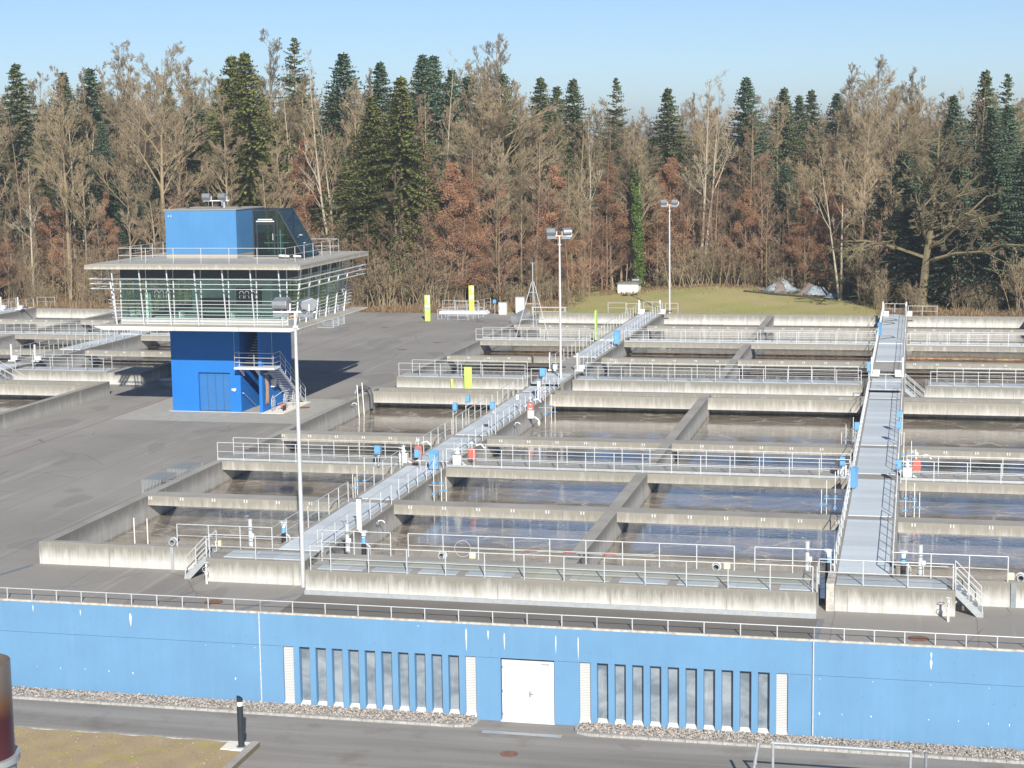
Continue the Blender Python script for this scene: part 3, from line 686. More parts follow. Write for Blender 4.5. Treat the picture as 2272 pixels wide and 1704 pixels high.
kerb([(-13.3,68.5),(-13.32,68.1),(-13.25,67.8),(-13.05,67.55),(-12.7,67.42),(40,67.45)], 'kerb of the right gravel bed along the blue wall')
m = MB().box(-70,-17.7,67.55,68.54,-4.2,-4.11); m.box(-13.2,40,67.55,68.54,-4.2,-4.11)
base_g = struct('gravel_bed', m, 'kerb_stone')
def stones(name, rects, n, rad, z, mat, label=None, zr=.06):
    m = MB(); areas = [(r[1]-r[0])*(r[3]-r[2]) for r in rects]
    for _ in range(n):
        r = rnd.choices(rects, areas)[0]
        x = rnd.uniform(r[0], r[1]); u = rnd.random(); y = r[2]+(r[3]-r[2])*u; q = rad*rnd.uniform(.55, 1.5); zz = z+zr*u+rnd.uniform(0,.03)
        k = len(m.v); a = rnd.uniform(0, 6.28); sx, sy, sz = q*rnd.uniform(.7,1.3), q*rnd.uniform(.7,1.2), q*rnd.uniform(.45,.9)
        for (dx, dy, dz) in ((1,0,0),(0,1,0),(-1,0,0),(0,-1,0),(0,0,1),(0,0,-1)):
            X = dx*sx+rnd.uniform(-.2,.2)*q; Y = dy*sy+rnd.uniform(-.2,.2)*q
            m.v.append((x+X*math.cos(a)-Y*math.sin(a), y+X*math.sin(a)+Y*math.cos(a), zz+dz*sz))
        for f_ in ((0,1,4),(1,2,4),(2,3,4),(3,0,4),(1,0,5),(2,1,5),(3,2,5),(0,3,5)): m.f.append(tuple(k+t_ for t_ in f_))
    o = m.build(name, M[mat], fix=False); o['kind'] = 'stuff'; return o
stones('gravel', [(-44,-17.75,67.55,68.5),(-13.15,8,67.55,68.5)], 16000, .042, -4.1, 'pebble', zr=.08)

# mossy bed, kerb wall, bollard in the foreground
m = MB(); nx, ny = 70, 24
for j in range(ny+1):
    for i in range(nx+1):
        x = -50+24.1*i/nx; y = 54+9.55*j/ny
        m.v.append((x, y, -4.06+.03*math.sin(x*3.1+y)*math.sin(y*2.7)+.02*rnd.random()))
for j in range(ny):
    for i in range(nx):
        a = j*(nx+1)+i; m.f.append((a,a+1,a+nx+2,a+nx+1))
struct('mossy_bed', m, 'moss', smooth=True, fix=False)
m = MB().box(-50,-26.9,63.55,63.7,-4.2,-4.04); struct('bed_edge', m, 'kerb_stone')
stones('scattered_stones', [(-45,-26.2,55,63.5),(-36,-27,63,63.6)], 900, .03, -4.05, 'pebble', zr=0)
o = MB().box(-25.9,-25.55,54,63.65,-5,-3.98).build('edge_wall', M['tower_concrete'], bevel=.02); tag(o, 'short pale concrete edge wall beside the mossy bed and bollard', 'wall')
o = MB().box(-26.85,-25.92,62.6,63.55,-4.2,-4.0).build('bollard_footing', M['sill_white'], bevel=.01); tag(o, 'square concrete footing under the black bollard', 'footing')
bo = thing('bollard', 'slender black light bollard with silver band at the corner of the mossy bed', 'bollard', (-26.08,62.95,-4.0))
MB().cyl((0,0,.03),(0,0,1.72),.125,n=20).build('shaft', M['black_metal'], bo, smooth=False)
MB().cyl((0,0,0),(0,0,.035),.2,n=20).build('foot_flange', M['dark_galv'], bo)
MB().cyl((0,0,1.722),(0,0,1.90),.118,n=20).build('lamp_ring', M['white_metal'], bo)
cp = MB(); k = 20
for i in range(k):
    a = 2*PI*i/k; cp.v.append((.125*math.cos(a), .125*math.sin(a), 1.902)); cp.v.append((.125*math.cos(a), .125*math.sin(a), 2.06-.07*math.cos(a)))
cp.f = [(2*i, 2*((i+1)%k), 2*((i+1)%k)+1, 2*i+1) for i in range(k)]+[tuple(2*i+1 for i in range(k))]
cp.build('slanted_cap', M['black_metal'], bo)
MB().box(.1,.16,-.05,.05,.55,1.0).build('service_hatch', M['black_metal'], bo)
for (x, y, z, r_, lab) in ((-15.4,64.7,-4.2,.36,'rusty manhole cover in the road in front of the white double door'),(-15.55,62.6,-4.2,.36,'rusty manhole cover at the bottom picture edge, left one'),(-12.8,63.0,-4.2,.36,'dark manhole cover at the bottom picture edge right of the door'),
        (-29.95,69.75,0,.42,'brown manhole cover behind the roof edge railing left of the mast'),(.45,69.5,0,.42,'manhole cover behind the roof edge railing on the right'),(-56.5,181.4,0,.4,'manhole cover in the yard far behind the tower'),(-46.9,168.2,0,.45,'manhole cover in the yard, middle of the far lane'),
        (-48.7,161.9,0,.45,'manhole cover in the yard just beyond the tower shadow'),(-45.5,124.7,0,.5,'rusty manhole cover at the foot of the tower stairs'),(-47.7,189.2,0,.5,'manhole cover near the railed pit and yellow pylons'),(-54,187.5,0,.4,'farthest manhole cover left of the green pylon')):
    o = MB().cyl((0,0,.0),(0,0,.014),r_,n=24).cyl((0,0,.014),(0,0,.02),r_*.84,n=24).build('manhole_cover', M['rust_iron'] if 'dark' not in lab else M['dark_galv'], loc=(x,y,z+.003)); tag(o, lab, 'manhole cover')
o = MB().box(-17.1,-13.75,66.98,67.25,-4.197,-4.185).build('drain_grate', M['galv']); tag(o, 'long pale drain grating in front of the white double door', 'drain')

# galvanised pipe frame in the right foreground with a capped box
pf = thing('goal_frame', 'galvanised pipe frame standing by the road at the bottom right', 'frame', (-2.3,62,-4.2))
MB().cyl((-2.5,0,2.13),(2.55,0,2.13),.055,n=12).build('crossbar', M['galv'], pf)
MB().cyl((-2.45,0,0),(-2.45,0,2.1),.055,n=12).build('upright', M['galv'], pf)
MB().cyl((2.5,0,0),(2.5,0,2.1),.055,n=12).build('upright', M['galv'], pf)
for x, tx, lab in ((-5.62,.34,'slanting grey pipe left of the galvanised frame'),(.76,-.02,'short upright grey pipe right of the galvanised frame')):
    o = MB().cyl((0,0,0),(tx,0,2.12),.06,n=12).cyl((tx*.62,-.01,1.28),(tx*.66,-.01,1.36),.075,n=12).build('pipe', M['dark_galv'] if tx < 0 else M['galv'], loc=(x,62,-4.2)); tag(o, lab, 'pipe')
bx = thing('meter_box', 'white box with flat grey lid behind the galvanised frame', 'box', (-4.65,61.5,-4.2))
MB().box(-.42,.0,-.2,.2,.0,1.2).build('housing', M['white_paint'], bx, bevel=.01); MB().box(-.45,.12,-.3,.24,1.202,1.24).build('lid', M['cabinet_grey'], bx)

# heat tinted steel stack close to the camera at the lower left
t = NT('tinted_steel'); x, y, z = t.xyz(); n = t.noise(3, detail=4)
mr = t.new('ShaderNodeMapRange'); mr.inputs[1].default_value = 16.5; mr.inputs[2].default_value = 17.1; t.l.new(t.math('ADD', z, t.math('MULTIPLY', n, .09)), mr.inputs[0])
t.col(t.ramp(mr.outputs[0], [(0, (.10,.10,.17)), (.14, (.13,.045,.06)), (.5, (.10,.035,.045)), (.66, (.22,.11,.06)), (.84, (.22,.19,.17)), (1, (.26,.22,.20))])); t.set(.32, .55); M['tinted_steel'] = t.m
jx, jy = -5.22, 8.70
sk = thing('exhaust_stack', 'open heat-tinted steel stack close at the lower left picture edge', 'stack', (jx,jy,12))
def shell(r, z0, z1, n=56, th=.006):
    m = MB()
    for i in range(n):
        a = 2*PI*i/n
        for (rr, z) in ((r,z0),(r,z1),(r-th,z1),(r-th,z0)): m.v.append((rr*math.cos(a), rr*math.sin(a), z))
    for i in range(n):
        j = (i+1)%n
        for k in range(4): m.f.append((4*i+k, 4*j+k, 4*j+(k+1)%4, 4*i+(k+1)%4))
    return m
shell(.195, 4.53, 5.08).build('upper_tube', M['tinted_steel'], sk, smooth=False)
shell(.222, 4.49, 4.528, th=.04).build('flange_ring', M['galv'], sk); shell(.2, 3.0, 4.488).build('lower_tube', M['galv'], sk)

# ------------------------------------------------------------------ control tower
TX0, TX1, TY0, TY1 = -55.06, -47.75, 121.87, 128.4
tw = thing('control_tower', 'blue control tower with overhanging glazed room, flat roofs and blue penthouse', 'building', (-51,122,0))
def T(mb, name, mat, par=None, **k): return mb.build(name, M[mat], par or tw, loc=(51,-122,0), **k)
m = MB()
dx0, dx1 = -52.88, -50.30
m.box(TX0, dx0, TY0, TY0+.4, 0, 6.7); m.box(dx0, dx1, TY0, TY0+.4, 3.0, 6.7); m.box(dx1, -49.47, TY0, TY0+.4, 0, 6.7)
m.box(TX0, TX0+.35, TY0+.4, TY1, 0, 6.7); m.box(TX0+.35, -47.75, TY1-.35, TY1, 0, 6.7)
m.box(-48.0, -47.75, TY0, TY1-.35, 0, 6.7)      # right wall nose
m.box(-49.82, -49.47, TY0+.4, TY1-.35, 0, 6.7)  # left wall of the stair slot
T(m, 'shaft', 'tower_blue')
T(MB().box(-55.3,-47.5,121.6,121.86,0,.012).box(-47.74,-45.96,121.5,127.6,0,.03), 'base_slab', 'pad')
T(MB().box(dx0,dx1,TY0+.22,TY0+.27,.05,3.0), 'garage_door', 'door_blue')
m = MB()
for i in range(1,4): m.box(dx0+i*.645-.01,dx0+i*.645+.01,TY0+.205,TY0+.218,.05,3.0)
T(m, 'door_seam', 'fascia_dark')
T(MB().cyl((-49.95,TY0-.02,1.72),(-49.95,TY0-.14,1.72),.12,n=14), 'wall_lamp', 'white_metal')
T(MB().box(-50.2,-50.12,TY0-.05,TY0-.003,1.64,1.82), 'key_switch', 'cabinet_grey')
# inner stair in the slot
m = MB()
for i in range(18): m.box(-49.46,-48.02,122.6+i*.26,122.95+i*.26,3.6+i*.172,3.65+i*.172)
T(m, 'upper_flight', 'white_metal')
m = MB(); m.prism([(121.95,2.7),(124.5,0.0),(126.5,0),(126.5,3.4),(121.95,3.4)], 'x', -49.46, -49.40); T(m, 'slot_lining', 'tower_blue')
T(MB().cyl((-49.3,122.0,1.45),(-49.3,124.4,.15),.022).cyl((-49.38,122.0,1.45),(-49.3,122.0,1.45),.05), 'cellar_handrail', 'rail_metal')
# landing and outer stair running back along the right wall
lz = 3.55
T(MB().box(-49.55,-46.35,120.85,121.85,lz-.14,lz).box(-47.72,-46.4,121.86,122.3,lz-.14,lz), 'landing', 'white_metal')
T(MB().prism([(120.95,lz-.15),(121.86,lz-.15),(121.86,lz-.75)], 'x', -49.2, -49.12).prism([(120.95,lz-.15),(121.86,lz-.15),(121.86,lz-.75)], 'x', -47.95, -47.87), 'landing_bracket', 'white_metal')
m = MB(); N = 20
for i in range(N):
    z = lz-(i+1)*lz/(N+1); y = 122.3+i*(127.5-122.3)/N
    m.box(-47.55,-46.45,y,y+.30,z-.045,z); 
T(m, 'outer_treads', 'white_metal')
m = MB()
for x in (-47.5,-46.48): m.prism([(122.3,lz-.35),(122.3,lz-.08),(127.75,.12),(127.75,0),(127.3,0)], 'x', x-.02, x+.02)
T(m, 'outer_stringer', 'galv')
def rails(P, name, mids=(.37,.74), h=1.1, st=1.3):
    m = MB()
    for a, b in zip(P[:-1], P[1:]):
        a, b = Vector(a), Vector(b); n = max(1, round((b-a).length/st))
        for z in (h,)+mids: m.cyl(a+Vector((0,0,z)), b+Vector((0,0,z)), .02, .02, 6)
        for i in range(n+1): p = a+(b-a)*i/n; m.cyl(p-Vector((0,0,.05)), p+Vector((0,0,h)), .022, .022, 6)
    return T(m, name, 'rail_metal', fix=False)
rails([(-49.5,121.8,lz),(-49.5,120.9,lz),(-46.4,120.9,lz),(-46.4,122.3,lz),(-46.4,127.6,.05)], 'landing_railing')
T(MB().cyl((-49.5,120.9,lz),(-49.5,120.9,6.72),.012).cyl((-46.5,120.9,lz),(-46.5,120.9,6.72),.012), 'hanger_rod', 'rail_metal')
# projecting slab of the control room, edge chamfered below
SX0, SX1, SY0, SY1 = -58.85, -42.85, 117.0, 133.0
m = MB(); c = .75
a = [(SX0,SY0),(SX1,SY0),(SX1,SY1),(SX0,SY1)]; b = [(SX0+c,SY0+.05),(SX1-c,SY0+.05),(SX1-c,SY1-c),(SX0+c,SY1-c)]
m.v = [(p[0],p[1],7.0) for p in a]+[(p[0],p[1],6.93 if i in (1,2,3,0) else 6.9) for i, p in enumerate(a)]+[(p[0],p[1],6.70) for p in b]
m.f = [(0,1,2,3),(8,9,10,11)]+[(i,(i+1)%4,4+(i+1)%4,4+i) for i in range(4)]+[(4+i,4+(i+1)%4,8+(i+1)%4,8+i) for i in range(4)]
T(m, 'floor_slab', 'tower_concrete')
T(MB().box(-59.45,-42.65,117.0,133.0,11.17,11.50), 'roof_slab', 'roof_concrete', bevel=.02)
T(MB().box(-59.2,-42.9,117.3,132.7,11.502,11.53), 'roof_gravel', 'light_paving')
# fascia behind the fins, glass walls
GX0, GX1, GY0, GY1 = -57.45, -44.35, 118.75, 131.25
for (x0, x1, y0, y1) in ((GX0,GX1,GY0,GY0+.1),(GX0,GX1,GY1-.1,GY1),(GX0,GX0+.1,GY0+.1,GY1-.1),(GX1-.1,GX1,GY0+.1,GY1-.1)):
    T(MB().box(x0,x1,y0,y1,10.42,11.17), 'dark_fascia', 'fascia_dark'); T(MB().box(x0,x1,y0,y1,7.0,7.42), 'spandrel', 'panel_grey')
glassp = []
fx = [-57.55+i*2.17 for i in range(7)]; fy = [118.95+i*2.2 for i in range(6)]
def pane(a, b):
    m = MB(); d = Vector((b[0]-a[0], b[1]-a[1], 0)).normalized(); n = Vector((-d.y, d.x, 0))*.012
    k = [Vector((a[0],a[1],7.42))-n, Vector((b[0],b[1],7.42))-n, Vector((b[0],b[1],10.42))-n, Vector((a[0],a[1],10.42))-n]
    m.quad(*k)
    return T(m, 'glass_pane', 'tower_glass', fix=False)
xs = [GX0]+[x for x in fx[1:-1]]+[GX1]; ys = [GY0]+[y for y in fy[1:]]+[GY1]
panes = [pane((a,GY0+.05),(b,GY0+.05)) for a, b in zip(xs[:-1], xs[1:])]
for a, b in zip(xs[:-1], xs[1:]): pane((a,GY1-.05),(b,GY1-.05))
for a, b in zip(ys[:-1], ys[1:]): pane((GX0+.05,a),(GX0+.05,b)); pane((GX1-.05,a),(GX1-.05,b))
m = MB()
for x in xs: m.box(x-.025,x+.025,GY0-.06,GY0+.04,7.0,11.16); m.box(x-.025,x+.025,GY1-.04,GY1+.06,7.0,11.16)
for y in ys[1:-1]: m.box(GX0-.06,GX0+.04,y-.025,y+.025,7.0,11.16); m.box(GX1-.04,GX1+.06,y-.025,y+.025,7.0,11.16)
T(m, 'mullions', 'fin_white')
m = MB()
for z in (10.36,): m.box(GX0,GX1,GY0-.03,GY0+.02,z,z+.05).box(GX0-.03,GX0+.02,GY0+.05,GY1,z,z+.05).box(GX1-.02,GX1+.03,GY0+.05,GY1,z,z+.05)
T(m, 'transom', 'fin_white')
# leaning fins
def fin(bx, by, tx_, ty_):
    m = MB(); w_ = .055; a = Vector((bx,by,7.0)); b = Vector((tx_,ty_,11.17))
    d = Vector((tx_-bx, ty_-by, 0)).normalized(); s = Vector((-d.y, d.x, 0))*.032; q = d*.055
    k = len(m.v)
    for p, zz in ((a,0),(b,0)):
        m.v += [tuple(p-s-q), tuple(p+s-q), tuple(p+s+q), tuple(p-s+q)]
    for f_ in ((0,3,2,1),(4,5,6,7),(0,1,5,4),(1,2,6,5),(2,3,7,6),(3,0,4,7)): m.f.append(tuple(k+i for i in f_))
    return T(m, 'fin', 'fin_white')
for x in fx: fin(x, 118.15, x, 117.55); fin(x, 131.85, x, 132.45)
for y in fy: fin(-43.83, y, -43.3, y); fin(-57.95, y, -58.5, y)
# guard bars and sunshade blades all round
for i in range(6):
    z = 7.52+i*.262; o_ = .09*(z-7)/1.0*1.3
    yb = 118.15-(z-7)/4.17*.6; xr = -43.83+(z-7)/4.17*.53; xl = -57.95-(z-7)/4.17*.55; yk = 131.85+(z-7)/4.17*.6
    T(MB().cyl((fx[0]-.1,yb-.02,z),(fx[-1]+.1,yb-.02,z),.018).cyl((fx[-1]+.1,yb-.02,z),(xr,yb+.3,z),.018).cyl((fx[0]-.1,yb-.02,z),(xl,yb+.3,z),.018)
      .cyl((xr,yb+.3,z),(xr,131.5,z),.022).cyl((xl,yb+.3,z),(xl,131.5,z),.022).cyl((xl,131.5,z),(xr,131.5,z),.022), 'guard_bar', 'fin_white', fix=False)
for z in (9.72, 10.08, 10.44):
    m = MB(); e = .2; X0, X1, Y0_, Y1_ = -59.2+ (10.44-z)*.15, -42.75-(10.44-z)*.15, 117.15, 132.8
    m.box(X0,X1,Y0_,Y0_+e,z,z+.03); m.box(X0,X1,Y1_-e,Y1_,z,z+.03); m.box(X1-e,X1,Y0_+e,Y1_-e,z,z+.05); m.box(X0,X0+e,Y0_+e,Y1_-e,z,z+.05)
    T(m, 'sunshade_blade', 'fin_white')
# room behind the glass
T(MB().box(-57.2,-44.6,119,131,7.0,7.02), 'room_floor', 'white_paint'); T(MB().box(-57.2,-44.6,119,131,11.05,11.16), 'ceiling', 'white_paint')
T(MB().box(-54.5,-47.9,125.0,128.2,7.02,11.05), 'core_wall', 'white_paint')
T(MB().box(-53.8,-45.2,120.6,121.4,7.72,7.8).box(-53.7,-53.6,120.6,121.4,7.02,7.72).box(-45.4,-45.3,120.6,121.4,7.02,7.72).box(-49.6,-49.5,120.6,121.4,7.02,7.72), 'long_desk', 'white_paint')
T(MB().box(-52.8,-50.9,122.6,123.5,7.02,8.55).box(-50.2,-48.2,123.4,123.6,8.1,9.3), 'monitor_wall', 'dark_box')
T(MB().box(-56.3,-56.0,120.5,120.8,7.02,9.2), 'room_column', 'white_paint')
# lettering on the panes: three rounded letters with cross strokes
def letters(x, z, sc):
    m = MB(); y = GY0+.02
    for i in range(3):
        ox = x+i*.36*sc+(.08*sc if i == 2 else 0); P = []
        for k in range(9):
            a = PI-PI*k/8; P.append((ox+.13*sc*math.cos(a), y, z+.33*sc+.13*sc*math.sin(a)))
        P = [(ox-.13*sc, y, z)]+P+[(ox+.13*sc, y, z)]
        m.tube(P, .010, 4); m.cyl((ox-.13*sc,y,z+.2*sc),(ox+.13*sc,y,z+.2*sc),.010,n=4)
    return T(m, 'lettering', 'lime', fix=False)
letters(-54.6, 8.95, 1.15); letters(-47.9, 8.95, 1.15)
# roof railing, penthouse, glass lean-to
rz = 11.53
rails([(-57.4,130.4,rz),(-57.4,118.5,rz),(-44.3,118.5,rz),(-44.3,130.4,rz),(-47.0,130.4,rz)], 'roof_railing', (.55,), 1.1, 2.15)
T(MB().box(-56.05,-50.25,124.05,130.0,rz+.0,rz+.3), 'penthouse_plinth', 'tower_concrete')
ph = T(MB().box(-56.05,-50.25,124.02,130.0,rz+.302,15.17), 'penthouse', 'pent_blue')
T(MB().box(-56.1,-50.2,123.97,130.05,15.172,15.25), 'penthouse_roof', 'roof_concrete')
gl = [(-48.92,12.0-.4),(-46.98,11.6),(-44.95,11.6),(-46.98,15.2),(-48.92,15.2)]
LY0, LY1 = 124.2, 127.6
for yy in (LY0, LY1):
    T(MB().quad((-48.92,yy,11.62),(-44.95,yy,11.62),(-46.98,yy,15.17),(-48.92,yy,15.17)), 'lean_to_glass', 'lean_glass', fix=False)
T(MB().quad((-44.95,LY0,11.62),(-44.95,LY1,11.62),(-46.98,LY1,15.17),(-46.98,LY0,15.17)), 'lean_to_glass', 'lean_glass', fix=False)
T(MB().quad((-48.92,LY0,11.62),(-48.92,LY1,11.62),(-48.92,LY1,15.17),(-48.92,LY0,15.17)), 'lean_to_glass', 'lean_glass', fix=False)
m = MB()
for yy in (LY0, LY1):
    e = .05
    m.box(-48.97,-48.85,yy-e,yy+e,11.6,15.2).box(-47.04,-46.92,yy-e,yy+e,11.6,15.12).box(-48.85,-46.98,yy-e,yy+e,15.1,15.2).cyl((-46.98,yy,15.17),(-44.95,yy,11.62),.06,n=4).box(-46.92,-44.95,yy-e,yy+e,11.58,11.66)
m.cyl((-46.98,LY0,15.17),(-46.98,LY1,15.17),.05,n=4).cyl((-44.95,LY0,11.64),(-44.95,LY1,11.64),.05,n=4).cyl((-48.92,LY0,15.17),(-48.92,LY1,15.17),.05,n=4)
T(m, 'lean_to_frame', 'black_metal')
m = MB().box(-48.68,-48.56,124.12,124.18,11.6,14.2).box(-47.3,-47.18,124.12,124.18,11.6,14.2).box(-48.56,-47.3,124.12,124.18,14.05,14.2).box(-48.56,-47.3,124.12,124.18,11.6,11.75)
dd = T(m, 'lean_to_door', 'black_metal')
T(MB().box(-48.65,-47.2,124.05,124.11,14.28,14.36).box(-48.5,-47.35,124.05,124.11,14.42,14.5), 'door_canopy', 'white_metal')
T(MB().box(-47.36,-47.33,124.06,124.1,12.9,13.4), 'door_pull', 'white_metal')
T(MB().cyl((-48.7,125.8,13.2),(-45.6,125.8,13.2),.03).cyl((-48.7,125.8,12.6),(-45.4,125.8,12.6),.03).cyl((-47.4,125.8,11.6),(-47.4,125.8,13.6),.05), 'inner_rail', 'lime')
T(MB().box(-48.95,-46.95,124.0,124.15,11.53,11.6), 'lean_to_sill', 'tower_concrete')
T(MB().cyl((-48.9+2.2,123.6,11.75),(-45.9,123.6,11.72),.1,n=8).cyl((-45.6,123.7,11.72),(-45.0,123.7,11.70),.08,n=8), 'roof_light_tube', 'white_metal')
T(MB().cyl((-52.4,127,15.25),(-52.4,127,15.7),.09,n=10), 'roof_vent', 'galv')
for x, y in ((-55.2,126.5),(-52.9,127.8),(-51.3,127.5)): T(MB().cyl((x,y,15.25),(x,y,15.37),.12,n=10), 'roof_outlet', 'dark_box')
for x in (-55.75,-55.55): T(MB().cyl((x,124.0,14.75),(x,123.98,14.75),.05,n=8), 'wall_plug', 'lime')

# floodlights: yoke, housing with sloping visor, front glass
def flood_head(parent, x, y, z, yaw=0, s=1.0):
    h = thing('floodlight', None, None, (x,y,z)); h.parent = parent; h.rotation_euler = (0,0,yaw); h.scale = (s,s,s)
    MB().prism([(-.34,.30),(-.30,.16),(.18,.05),(.36,.28),(.36,.52),(.16,.62),(-.30,.48)], 'x', -.33, .33).build('housing', M['lamp_grey'], h, bevel=.02)
    MB().quad((-.29,-.335,.30),(.29,-.335,.30),(.29,-.17,.13),(-.29,-.17,.13)).build('lens', M['dark_box'], h, fix=False)
    MB().tube([(-.38,0,.36),(-.38,0,.08),(-.30,0,.0),(.30,0,.0),(.38,0,.08),(.38,0,.36)], .03, 6).build('yoke', M['white_metal'], h, fix=False)
    return h
def mast(x, y, label, h=13.2):
    o = thing('floodlight_mast', label, 'floodlight mast', (x,y,0))
    MB().cyl((0,0,0),(0,0,h*.72),.105,.085,14).cyl((0,0,h*.72),(0,0,h-.55),.085,.06,14).build('pole', M['rail_metal'], o)
    MB().box(-1.02,1.02,-.06,.06,h-.61,h-.54).build('crossarm', M['white_metal'], o)
    MB().box(-.95,-.2,-.24,-.07,h-.80,h-.64).box(.2,.95,-.24,-.07,h-.80,h-.64).build('gear_box', M['dark_galv'], o)
    MB().tube([(-.3,-.1,h-.7),(-.18,-.16,h-.8),(-.06,-.05,h-.76)], .02, 5).tube([(.3,-.1,h-.7),(.2,-.16,h-.82),(.05,-.05,h-.76)], .02, 5).build('cable', M['orange'], o)
    MB().cyl((0,0,h-1.3),(0,0,h-1.2),.13,n=12).build('collar', M['white_metal'], o)
    return o
m1 = mast(-26.93, 73.0, 'tall floodlight mast in the foreground rising in front of the blue tower')
flood_head(m1, -.62,0,12.62,.0,1.05); flood_head(m1, .6,0,12.62,R(-60),1.05)
m2 = mast(-27.3, 134.4, 'floodlight mast in the middle standing beside the left footbridge')
flood_head(m2, -.62,0,12.62,R(180),1.05); flood_head(m2, .6,0,12.62,R(25),1.05)
m3 = mast(-27.43, 198.6, 'farthest floodlight mast behind the back wall of the basins')
flood_head(m3, -.62,0,12.62,R(180),1.05); flood_head(m3, .62,0,12.62,R(180),1.05)
rf = thing('rooftop_floodlights', 'pair of small floodlights on a bar on top of the blue penthouse', 'floodlight', (-53.9,129.0,15.25))
MB().cyl((-.3,0,0),(-.3,0,.45),.04).cyl((.5,0,0),(.5,0,.45),.04).build('stand', M['galv'], rf); MB().box(-1.1,1.1,-.04,.04,.45,.53).build('crossbar', M['white_metal'], rf)
flood_head(rf, -.75,0,.5,R(180),.95); flood_head(rf, .6,0,.5,R(170),.95)
# things at the foot of the tower
hr = thing('hose_reel_cart', 'hose reel carts with spoked wheels parked under the tower stairs', 'cart', (-47.2,124.0,.03))
for yy, xx in ((-1.35,.0),(-.2,.55),(1.0,.1),(1.6,.6)):
    w_ = MB().ring((xx-.0,yy,.62),(1,.15,0),.58,.025,20)
    for i in range(8):
        a = 2*PI*i/8; w_.cyl((xx,yy,.62),(xx,yy+.57*math.cos(a),.62+.57*math.sin(a)),.016,n=5)
    w_.build('spoked_wheel', M['rail_metal'], hr, fix=False)
MB().tube([(.0,-1.4,1.0),(.3,.0,1.35),(.3,1.5,1.25)], .03).tube([(.3,-1.2,.5),(.5,1.4,.6)], .03).build('frame', M['rail_metal'], hr)
for yy in (-1.2,-.9): MB().ring((.75,yy,.2),(1,.1,0),.15,.06,14).build('tyre', M['dark_box'], hr, fix=False)
MB().box(.3,.6,-.7,-.2,.15,.45).build('motor', M['red_plastic'], hr, bevel=.05)
rp = thing('hanging_rope', 'brown ropes hanging from a bracket on the right wall of the blue tower', 'rope', (-47.74,122.5,2.9))
m = MB()
for i in range(7): m.tube([(.05,.1*i-.15,0),(.1,.08*i-.1,-1.2),(.08,.09*i-.18,-2.3+.15*(i%3))], .03, 5)
m.build('rope_bundle', M['rope'], rp); MB().box(.0,.25,-.3,.6,-.02,.06).build('bracket', M['cabinet_grey'], rp)
wb = MB().box(.0,.28,-.25,.25,-.3,.3).build('switch_cabinet', M['white_paint'], loc=(-47.745,123.9,2.0), bevel=.02); tag(wb, 'small white box on the right wall of the blue tower above the carts', 'box')
bn = MB().cyl((0,0,0),(0,0,.55),.55,.7,18).build('shaded_tub', M['inner_concrete'], loc=(-60.9,134.6,0)); tag(bn, 'dark round tub in the shadow left of the tower', 'tub')
MB().box(-.9,.9,-.6,.6,.552,.60).build('lid', M['cabinet_grey'], bn)
# ------------------------------------------------------------------ equipment on the bridges
def control_box(x, y, z, h, label, face=0, bw=.28, bh=.5, side_=0, lower=None):
    o = thing('control_box', label, 'control box', (x,y,z), rz=face)
    MB().cyl((0,0,lower or 0),(0,0,h-.1),.028,n=8).build('post', M['rail_metal'], o)
    MB().prism([(-.17,h-bh),(.14,h-bh),(.16,h-.03),(.05,h),(-.14,h),(-.20,h-.06),(-.20,h-bh+.1)], 'x', side_-bw/2, side_+bw/2).build('housing', M['blue_box'], o, bevel=.012)
    MB().tube([(side_+.05,-.02,h-bh),(side_+.1,-.05,h-bh-.12),(side_,-.05,h-bh-.16),(.03,0,h-bh-.3)], .014, 5).build('cable', M['white_metal'], o, fix=False)
    MB().box(-.08,.08,-.08,.08,0,.02).build('foot', M['galv'], o)
    return o
control_box(-29.28,108.5,1.1,2.05,'blue control box on a post left of the left footbridge, nearer of two',0,side_=.16)
control_box(-29.32,112.0,1.1,2.05,'blue control box on a post left of the left footbridge, farther of two',0,side_=.16)
control_box(-26.45,108.6,1.1,2.15,'blue control box on the right rail of the left footbridge with blue clamps',0,side_=-.17)
control_box(-30.7,96.6,1.1,1.25,'blue control box on the walkway left of the left footbridge',0,bw=.36)
control_box(-27.9,95.8,1.1,1.25,'blue control box at the crossing of left footbridge and walkway',0,side_=-.14)
control_box(-26.9,125.0,1.1,1.85,'smaller blue box on a post where the left footbridge steps up',0,bw=.28,bh=.4)
control_box(-26.5,123.8,1.1,2.4,'larger blue box above the sampling pipes at the left footbridge step',0,bw=.4,bh=.6)
control_box(-.55,112.7,1.1,1.5,'blue control box on the right rail of the right footbridge, farther of two',0,side_=-.16)
control_box(-.55,108.6,1.1,1.5,'blue control box on the right rail of the right footbridge, nearer of two',0,side_=-.18)
control_box(-3.35,107.4,1.1,1.55,'blue control box at the left rail of the right footbridge',0,side_=.1)
control_box(-3.7,97.3,1.1,1.2,'blue control box beside the white valve left of the right footbridge',0,side_=.0)
control_box(-.5,96.3,1.1,1.3,'blue control box beside the white pump right of the right footbridge',0,side_=-.12)
control_box(-3.3,137.0,1.3,1.35,'blue box on the left rail at the step of the right footbridge',0,bw=.26,bh=.75)
